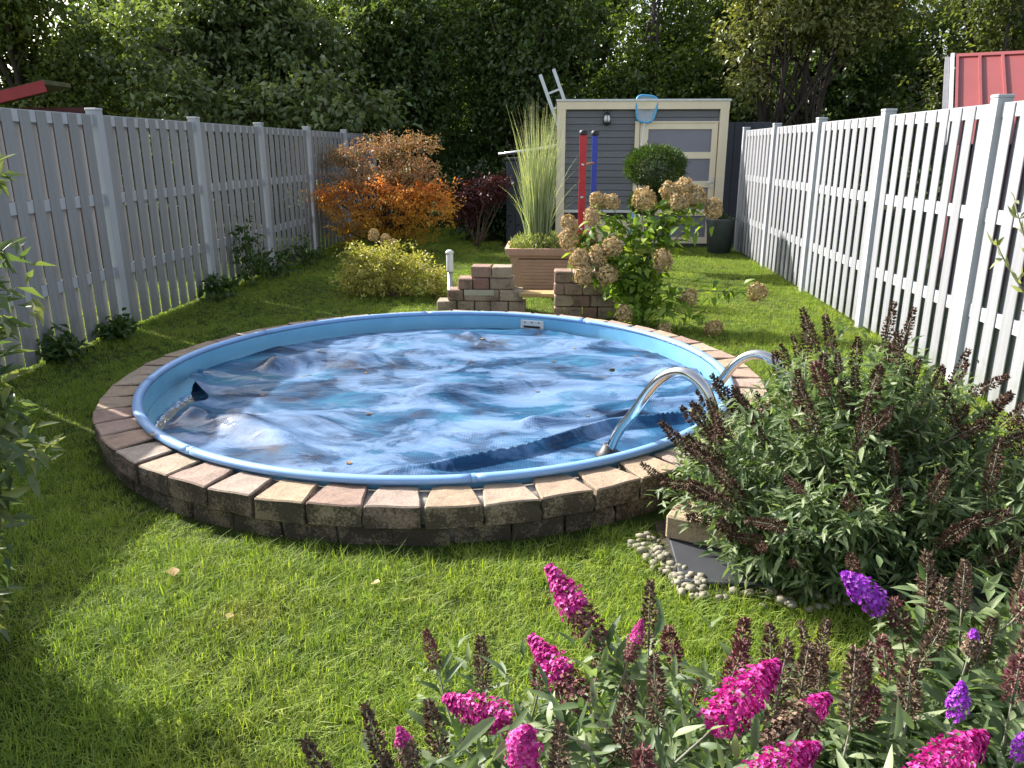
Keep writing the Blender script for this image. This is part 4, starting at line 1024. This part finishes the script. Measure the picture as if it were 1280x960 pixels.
def buddleja(name, label, base, tips, nparts=295, side=3, leafs=1.0, step=.028, leaf_from=.3, lsc=1.0):
    """tips: (point, direction or None, kind, scale)"""
    t = thing(name, label, 'bush', base); bo = Vector(base); mb = MB(); left = []; P2, D2, N2, L2 = [], [], [], []; cand = []
    for tip, dr, kind, sc in tips:
        tip = Vector(tip) - bo; foot = Vector((random.gauss(0, .05), random.gauss(0, .05), 0))
        dv = Vector(dr).normalized() if dr is not None else (Vector((tip.x, tip.y, 0))*random.uniform(.4, 1.0) + Vector((random.gauss(0, .12), random.gauss(0, .12), .42))).normalized()
        near = tip - dv*.14
        mid_ = foot.lerp(near, .55) + Vector((0, 0, .1)) - Vector((tip.x, tip.y, 0))*.08
        pts = curve_pts([foot, mid_, near, tip], 22); mb.tube(pts, [.0058 - .00018*j for j in range(23)], 5)
        if kind:
            v = random.choice(SP[kind]); link('flower_spike', v, t, tip, dv.to_track_quat('Z', 'Y').to_euler(), (sc, sc, sc))
            L_ = max(q.co.z for q in v.vertices)*sc; mb.tube([tip, tip + dv*L_*.95], [.003, .001], 5)
        ln = sum((a - b).length for a, b in zip(pts, pts[1:])); npairs = int(ln/step); ph = random.random()*3
        for j in range(npairs):
            u = leaf_from + (1 - leaf_from)*j/npairs; q = pts[min(22, int(u*22))]; q = q.lerp(pts[min(22, int(u*22)+1)], u*22 - int(u*22))
            ax_ = (pts[min(22, int(u*22)+1)] - pts[max(0, int(u*22)-1)]).normalized()
            s1 = ax_.orthogonal().normalized(); s2 = ax_.cross(s1)
            for s_ in (0, math.pi):
                w = ph + j*1.57 + s_ + random.uniform(-.4, .4); dl = (s1*math.cos(w) + s2*math.sin(w)) + ax_*random.uniform(.3, 1.0) + Vector((0, 0, -.12))
                cand.append((q + dl.normalized()*.008, dl, (1.2 - .45*u)*random.uniform(.65, 1.2)*lsc))
                if random.random() < .5*leafs:     # side twig with a few leaves
                    q2 = q + dl.normalized()*random.uniform(.04, .11)
                    for _ in range(random.randint(1, side)):
                        d3 = dl.normalized() + Vector((random.gauss(0, .6), random.gauss(0, .6), random.gauss(.1, .5))); cand.append((q2 + Vector((random.gauss(0, .012),)*3), d3, random.uniform(.5, .95)*lsc))
    cand.sort(key=lambda c: (c[0] + bo - Vector((0, 0, 1.52))).length - c[0].z*.4)
    for q, dl, s_ in cand[:nparts]:
        link('leaf', random.choice(LME), t, q, orient(dl, (random.gauss(0, .45), random.gauss(0, .45), 1)), (s_,)*3)
    rest = cand[nparts:]
    if rest:
        P = np.array([c[0] for c in rest]); D = np.array([c[1] for c in rest]); s_ = np.array([c[2] for c in rest]); n = len(P)
        fo = link('foliage', leaf_mesh('foliage', P, D, unit(rng.normal(size=(n, 3))*.4 + [0, 0, 1]), s_*.08, s_*.08*.28, M['bud_a'], lance=True, fold=.25, droop=.25), t); fo['kind'] = 'stuff'
    mb.build('stems', M['stem_grey'], t, True)
    return t
# big faded bush right of the ladder
tips = []
for i in range(100):
    a = random.random()*6.283; r_ = math.sqrt(random.random()); x = 1.22 + .74*r_*math.cos(a); y = 2.98 + .62*r_*math.sin(a)
    z = (.74 - .50*r_**2.0) * random.uniform(.72, 1.12); sc = random.uniform(.8, 1.3)
    tips.append(((x, y, max(.12, z)), None, 'dead' if random.random() < .88 else (None if random.random() < .7 else 'dead_pink'), sc))
for p in ((1.45, 3.45, .66), (1.12, 3.4, .60), (.98, 3.35, .58), (1.28, 3.3, .62), (1.62, 3.2, .52), (1.8, 3.05, .38), (.72, 3.1, .36), (.60, 2.95, .32), (1.86, 2.9, .30)): tips.append((p, ((p[0]-1.22)*.8, (p[1]-3)*.5, .9), 'dead', 1.15))
for i in range(42): tips.append(((random.uniform(.78, 1.9), random.uniform(2.35, 2.75), random.uniform(.1, .42)), None, random.choice(['dead', None, None]), random.uniform(.6, .95)))
for i in range(12): tips.append(((random.uniform(.68, .95), random.uniform(2.42, 2.66), random.uniform(.1, .28)), None, random.choice(['dead', None]), random.uniform(.6, .9)))
for p in ((.68, 2.62, .20), (.62, 2.75, .17), (.74, 2.5, .22), (.8, 2.45, .3), (.58, 2.85, .26)): tips.append((p, (-.8, -.25, .25), 'dead', 1.0))
buddleja('butterfly_bush', 'large faded butterfly bush with only dry brown spikes beside the pool ladder', (1.24, 2.95, 0), tips, step=.02, leafs=1.3, leaf_from=.15, lsc=.85)
# magenta bush in front
def between(b, t_): return (b, (t_[0]-b[0], t_[1]-b[1], t_[2]-b[2]))
tips = []
for b, t_, k, sc in (((.105, 1.402, .55), (.022, 1.479, .64), 'tipped', 1.05), ((.073, 1.207, .55), (-.04, 1.327, .62), 'tipped', .95), ((-.062, 1.15, .56), (-.162, 1.172, .58), 'magenta', .85), ((-.042, 1.07, .54), (-.03, 1.032, .66), 'magenta', .85),
                 ((.278, 1.127, .58), (.397, 1.201, .66), 'magenta', 1.1), ((.355, 1.088, .58), (.469, 1.142, .64), 'half', .95), ((.303, 1.0, .58), (.392, 1.028, .62), 'magenta', .9), ((.559, 1.0, .6), (.656, 1.045, .64), 'magenta', .95),
                 ((.16, 1.36, .54), (.19, 1.40, .62), 'half', .5), ((-.22, 1.08, .5), (-.25, 1.10, .58), 'half', .6)):
    bb, dd = between(b, t_); tips.append((bb, dd, k, sc))
for p, d, k in (((-.135, 1.40, .43), (-.05, .1, 1), 'tan'), ((-.30, 1.2, .38), (-.3, .2, 1), 'tan'), ((-.36, 1.12, .38), (-.4, .1, .8), 'tan'), ((-.02, 1.42, .42), (.1, .2, 1), 'dead_pink'), ((.23, 1.58, .42), (.0, .2, 1), 'tan'), ((.28, 1.5, .42), (-.2, .1, 1), 'dead_pink'), ((.2, 1.2, .52), (-.1, 0, 1), 'tan'), ((.12, 1.12, .5), (.1, 0, 1), 'tan'), ((.34, 1.3, .5), (.2, 0, 1), 'dead_pink'), ((.42, 1.25, .5), (.1, .1, 1), 'tan'), ((-.2, 1.22, .42), (-.2, .1, 1), 'tan'), ((.02, 1.05, .5), (0, 0, 1), 'tan'), ((.15, 1.02, .52), (0, 0, 1), 'dead_pink')):
    tips.append((p, d, k, random.uniform(.75, 1.0)))
for i in range(34): tips.append(((random.uniform(-.34, .5), random.uniform(.85, 1.5), random.uniform(.3, .5)), None, random.choice(['tan', None, None, 'dead_pink']), random.uniform(.5, .85)))
buddleja('butterfly_bush', 'butterfly bush with bright magenta flower spikes in front of the lawn', (.12, 1.0, 0), tips, side=2, leafs=.5, step=.03)
# purple bush
tips = []
for b, t_, k, sc in (((.736, 1.562, .55), (.653, 1.58, .62), 'purple_full', .95), ((.814, 1.36, .58), (.82, 1.365, .66), 'purple', .5), ((.715, 1.2, .56), (.72, 1.205, .64), 'purple', .6), ((.80, 1.15, .52), (.83, 1.17, .6), 'purple', .5)):
    bb, dd = between(b, t_); tips.append((bb, dd, k, sc))
for p in ((.90, 1.56, .56), (.86, 1.62, .50), (.78, 1.55, .48), (.98, 1.5, .58), (.95, 1.42, .5), (.7, 1.42, .48), (.62, 1.38, .46), (.58, 1.48, .42), (.66, 1.25, .52), (.86, 1.28, .54), (.56, 1.25, .5), (.50, 1.35, .46), (1.05, 1.6, .5), (1.1, 1.5, .55), (1.12, 1.72, .5), (.5, 1.52, .38), (.45, 1.62, .36)):
    tips.append((p, (random.gauss(0, .25), random.gauss(.1, .2), 1), random.choice(['tan', 'tan', 'dead_pink']), random.uniform(.75, 1.05)))
for i in range(40): tips.append(((random.uniform(.4, 1.2), random.uniform(.9, 1.7), random.uniform(.28, .5)), None, random.choice(['tan', 'tan', None, 'dead_pink']), random.uniform(.6, .95)))
buddleja('butterfly_bush', 'butterfly bush with few purple flowers and many dry spikes beside slate path', (.8, 1.2, 0), tips, side=2, leafs=.6, step=.03)

# shrub at the left edge, twig of an olive bush at the right edge
M['edge'] = leafmat('grey_green_leaf', [(.06, .10, .045), (.10, .15, .07), (.17, .21, .10), (.30, .30, .12)], trans=.3, rough=.45)
es = shrub('hedge_shrub', 'tall grey-green leafy shrub standing in front of the shaded fence', (-1.77, 1.97, 0), [(-.10, 0, .42, .22, .22, .36), (-.03, 0, .80, .27, .24, .38), (.0, 0, 1.1, .27, .22, .3), (.02, 0, 1.42, .2, .18, .22)], 560, 12, .075, .055, M['edge'], 26, .009, .34)
M['olive'] = leafmat('olive_leaf', [(.17, .20, .09), (.28, .30, .14), (.40, .40, .22)], trans=.25, rough=.45)
ol = thing('olive_bush', 'slender olive-leaved bush standing before the sunlit fence', 'bush', (1.74, 2.62, 0))
om = MB(); P, D = [], []
for p in ((-.30, .05, 1.22), (-.27, .05, 1.36), (-.1, .1, 1.45), (.1, 0, 1.4), (.15, -.1, 1.2), (0, .1, 1.5), (.2, .1, 1.1)):
    pts = curve_pts([(0, 0, 0), (p[0]*.2, p[1]*.3, .8), p], 20); om.tube(pts, [.008 - .0003*j for j in range(21)], 5)
    for j in range(12, 21):
        for _ in range(3):
            P.append(pts[j]); D.append(unit(np.array(pts[j] - pts[j-1])*8 + rng.normal(size=3)*.45))
om.build('stems', M['stem_grey'], ol, True); n = len(P)
link('foliage', leaf_mesh('foliage', np.array(P), np.array(D), rand_unit(n), .06, .014, M['olive'], lance=True), ol)

# ================================================================== trees behind
G1 = [(.095, .125, .055), (.135, .175, .07), (.18, .225, .09), (.25, .29, .115)]
M['tree_a'] = leafmat('tree_leaf_a', G1, trans=.35, rough=.33, spec=.6)
M['tree_b'] = leafmat('tree_leaf_b', [(.065, .10, .03), (.10, .145, .045), (.145, .195, .065)], trans=.45, rough=.33, spec=.6)
M['tree_c'] = leafmat('tree_leaf_c', [(.08, .105, .03), (.15, .17, .055), (.24, .24, .08), (.34, .30, .13)], trans=.3, rough=.38)
M['tree_d'] = leafmat('tree_leaf_d', [(.085, .11, .04), (.13, .155, .055), (.185, .195, .08)], trans=.45, rough=.4)
def blobs_for(cx, cy, h0, h1, rx, ry, n):
    out = []
    for _ in range(n):
        a = random.random()*6.283; r_ = math.sqrt(random.random())*.62; out.append((cx + rx*r_*math.cos(a), cy + ry*r_*math.sin(a), random.uniform(h0 + (h1-h0)*.18, h1 - (h1-h0)*.18), rx*random.uniform(.4, .62), ry*random.uniform(.4, .62), (h1-h0)*random.uniform(.17, .28)))
    return out
make_tree('leafy_tree', 'dense dark green tree overhanging the shaded fence', (-6.3, 17.0), blobs_for(-6.3, 17.0, 1.3, 5.3, 2.6, 1.3, 11) + [(-4.4, 14.9, 2.35, .9, .8, .5), (-3.6, 14.9, 2.2, .7, .6, .38), (-5.6, 14.9, 2.3, .9, .6, .5), (-6.8, 14.7, 2.4, .9, .6, .6), (-8.0, 15.2, 3.3, 1.1, .7, .8), (-6.4, 16.0, 3.9, 1.4, .7, .9), (-5.0, 16.1, 3.4, 1.2, .7, .9)], 2300, 18, .135, .17, M['tree_a'], .13)
make_tree('leafy_tree', 'lighter yellow-green tree standing behind the red hut', (-9.9, 15.2), blobs_for(-9.9, 15.2, 1.4, 5.3, 2.2, 1.6, 11), 1300, 18, .11, .17, leafmat('tree_leaf_e', [(.04, .065, .015), (.08, .115, .025), (.14, .17, .04), (.2, .2, .06)], trans=.38), .13)
make_tree('leafy_tree', 'dark tree rising directly behind the orange maple', (-3.2, 17.6), blobs_for(-3.2, 17.6, .6, 5.8, 1.9, 1.3, 10), 1500, 18, .115, .17, M['tree_b'], .14)
make_tree('leafy_tree', 'deep green hedge tree behind the ornamental grass and dark cabinet', (-.6, 17.4), blobs_for(-.6, 17.4, .5, 5.9, 1.8, 1.2, 10), 1500, 18, .115, .17, M['tree_b'], .14)
make_tree('leafy_tree', 'mid green hedge tree rising directly behind the shed roof', (1.9, 17.3), blobs_for(1.9, 17.3, .6, 6.0, 1.7, 1.2, 10), 1500, 18, .11, .16, leafmat('tree_leaf_f', [(.06, .09, .02), (.095, .14, .03), (.135, .185, .045)], trans=.42, rough=.33, spec=.6), .14)
make_tree('leafy_tree', 'sunlit many-stemmed tree with yellowish leaves beside the shed', (4.4, 15.8), [(3.3, 15.4, 3.5, .6, .6, .6), (3.4, 15.5, 2.7, .35, .4, .5), (4.3, 15.6, 3.9, .9, .8, .6), (5.2, 15.7, 3.6, .8, .7, .55), (3.7, 15.6, 4.6, .9, .8, .6), (4.9, 15.8, 4.6, 1, .8, .6), (4.2, 15.8, 5.2, .9, .8, .5), (5.7, 15.9, 4.2, .7, .7, .6)], 760, 18, .10, .15, M['tree_c'], .16, 5)
make_tree('leafy_tree', 'dark bushy tree beyond the sunlit fence and beside the red roof', (5.6, 18.3), blobs_for(5.6, 18.3, .3, 5.6, 2.0, 1.2, 10), 1500, 18, .115, .17, M['tree_b'], .14)
make_tree('leafy_tree', 'thin brownish green tree behind the red metal roof', (9.2, 16.6), blobs_for(9.2, 16.6, .6, 6.0, 2.6, 1.4, 13), 1400, 18, .105, .18, M['tree_d'], .14)
BACK = [(-16, 20, 6.2, 'outermost tall tree behind the yellow-green tree and red hut'), (-11.5, 21.5, 6.4, 'tall dark tree showing behind the yellow-green tree'), (-7.4, 21, 6.6, 'tall brownish tree behind the tree that overhangs the shaded fence'),
        (-3.6, 21.5, 7.0, 'tall dark tree behind the tree at the orange maple'), (.2, 21, 7.0, 'tall brownish tree behind the dark cabinet and grass planter'), (3.8, 21.5, 7.0, 'tall dark tree behind the shed and the sunlit many-stemmed tree'),
        (7.6, 22, 6.4, 'tall brownish tree between the many-stemmed tree and the red metal roof'), (11.6, 21, 6.0, 'tall dark tree behind the thin tree at the red metal roof'), (15.5, 20, 6.2, 'outermost brownish tree beyond the red metal roof')]
for i, (x, y, h, lab) in enumerate(BACK):
    make_tree('leafy_tree', lab, (x, y), blobs_for(x, y, .4, h, 2.7, 1.4, 10), 1500, 18, .17, .26, M['tree_b'] if i % 2 else M['tree_d'], .18, group='back row of trees')

hg = thing('back_hedge', 'low continuous dark hedge at the foot of the trees behind the shed', 'hedge', (0, 19.4, 0))
n = 26000; P = np.stack([rng.uniform(-15, 16, n), rng.normal(size=n)*.45, rng.uniform(.02, 2.6, n) + .25*rng.normal(size=n)], 1)
link('foliage', leaf_mesh('foliage', P, rand_unit(n), unit(rng.normal(size=(n, 3)) + [0, -.6, .8]), .17, .11, M['tree_b']), hg)
hs_ = MB()
for i in range(60): hs_.tube(curve_pts([(-14.8 + i*.52, random.uniform(-.1, .1), 0), (-14.8 + i*.52 + random.uniform(-.1, .1), 0, 1), (-14.8 + i*.52, random.uniform(-.2, .2), 2.2)], 5), [.03, .027, .022, .016, .012, .008], 5)
hs_.build('stems', M['bark'], hg, True)
sc_ = thing('board_screen', 'dark board screen closing the gap between shed and sunlit fence', 'screen', (3.1, 13.9, 0))
for i in range(6): link('board', bevelled_box('board', .148, .024, 1.95, M['dark_board'], .004), sc_, (-.38 + i*.152, 0, .98))
for z_ in (.4, 1.6): MB().box(-.45, .46, .0125, .05, z_ - .04, z_ + .04).build('rail', M['dark_board'], sc_)

# ================================================================== fallen leaves
M['fallen'] = leafmat('fallen_leaf', [(.34, .24, .06), (.26, .14, .05), (.18, .09, .04), (.38, .31, .10)], 'obj', trans=.2)
fl = [one_leaf('fallen_leaf', l, l*.7, M['fallen'], .2, .1) for l in (.05, .04, .06)]
for x, y in ((-2.75, 5.3), (-2.6, 9.9), (-2.2, 10.6), (-3.0, 7.7), (1.75, 6.6), (1.35, 7.4), (2.1, 5.8), (-1.35, 2.45), (-1.05, 2.2), (-.6, 2.45), (.9, 8.9), (1.9, 7.7)):
    tag(link('fallen_leaf', random.choice(fl), None, (x, y, .05), (random.uniform(-.3, .3), random.uniform(-.3, .3), random.random()*6)), 'dry yellow-brown leaf fallen on the lawn', 'leaf', 'dry leaves lying on the lawn')
def cover_z(x, y):
    return .112
dg = bpy.data.objects['pool_cover'].data
cz = np.empty(len(dg.vertices)*3, np.float32); dg.vertices.foreach_get('co', cz); cz = cz.reshape(-1, 3)
for x, y in ((-1.55, 5.65), (-1.05, 4.15), (-.95, 3.42), (.02, 5.35), (.15, 5.72), (-.12, 6.2), (-.1, 4.6), (-.55, 5.9), (.6, 5.5), (-1.75, 4.5), (-.6, 5.35), (-1.25, 5.0), (.2, 4.15), (-.2, 5.0)):
    k = np.argmin((cz[:, 0] + PC.x - x)**2 + (cz[:, 1] + PC.y - y)**2)
    tag(link('floating_leaf', random.choice(fl), None, (x, y, max(WZ, float(cz[k, 2])) + .004), (random.uniform(-.1, .1), random.uniform(-.1, .1), random.random()*6), (.8,)*3), 'small yellow leaf lying on the blue pool cover', 'leaf', 'leaves lying on the pool cover')
rl = tag(link('rim_leaf', fl[2], None, (PC.x - 1.23, PC.y - 1.29, .212), (.2, -.1, .4)), 'fresh green leaf caught on the pool rim', 'leaf')
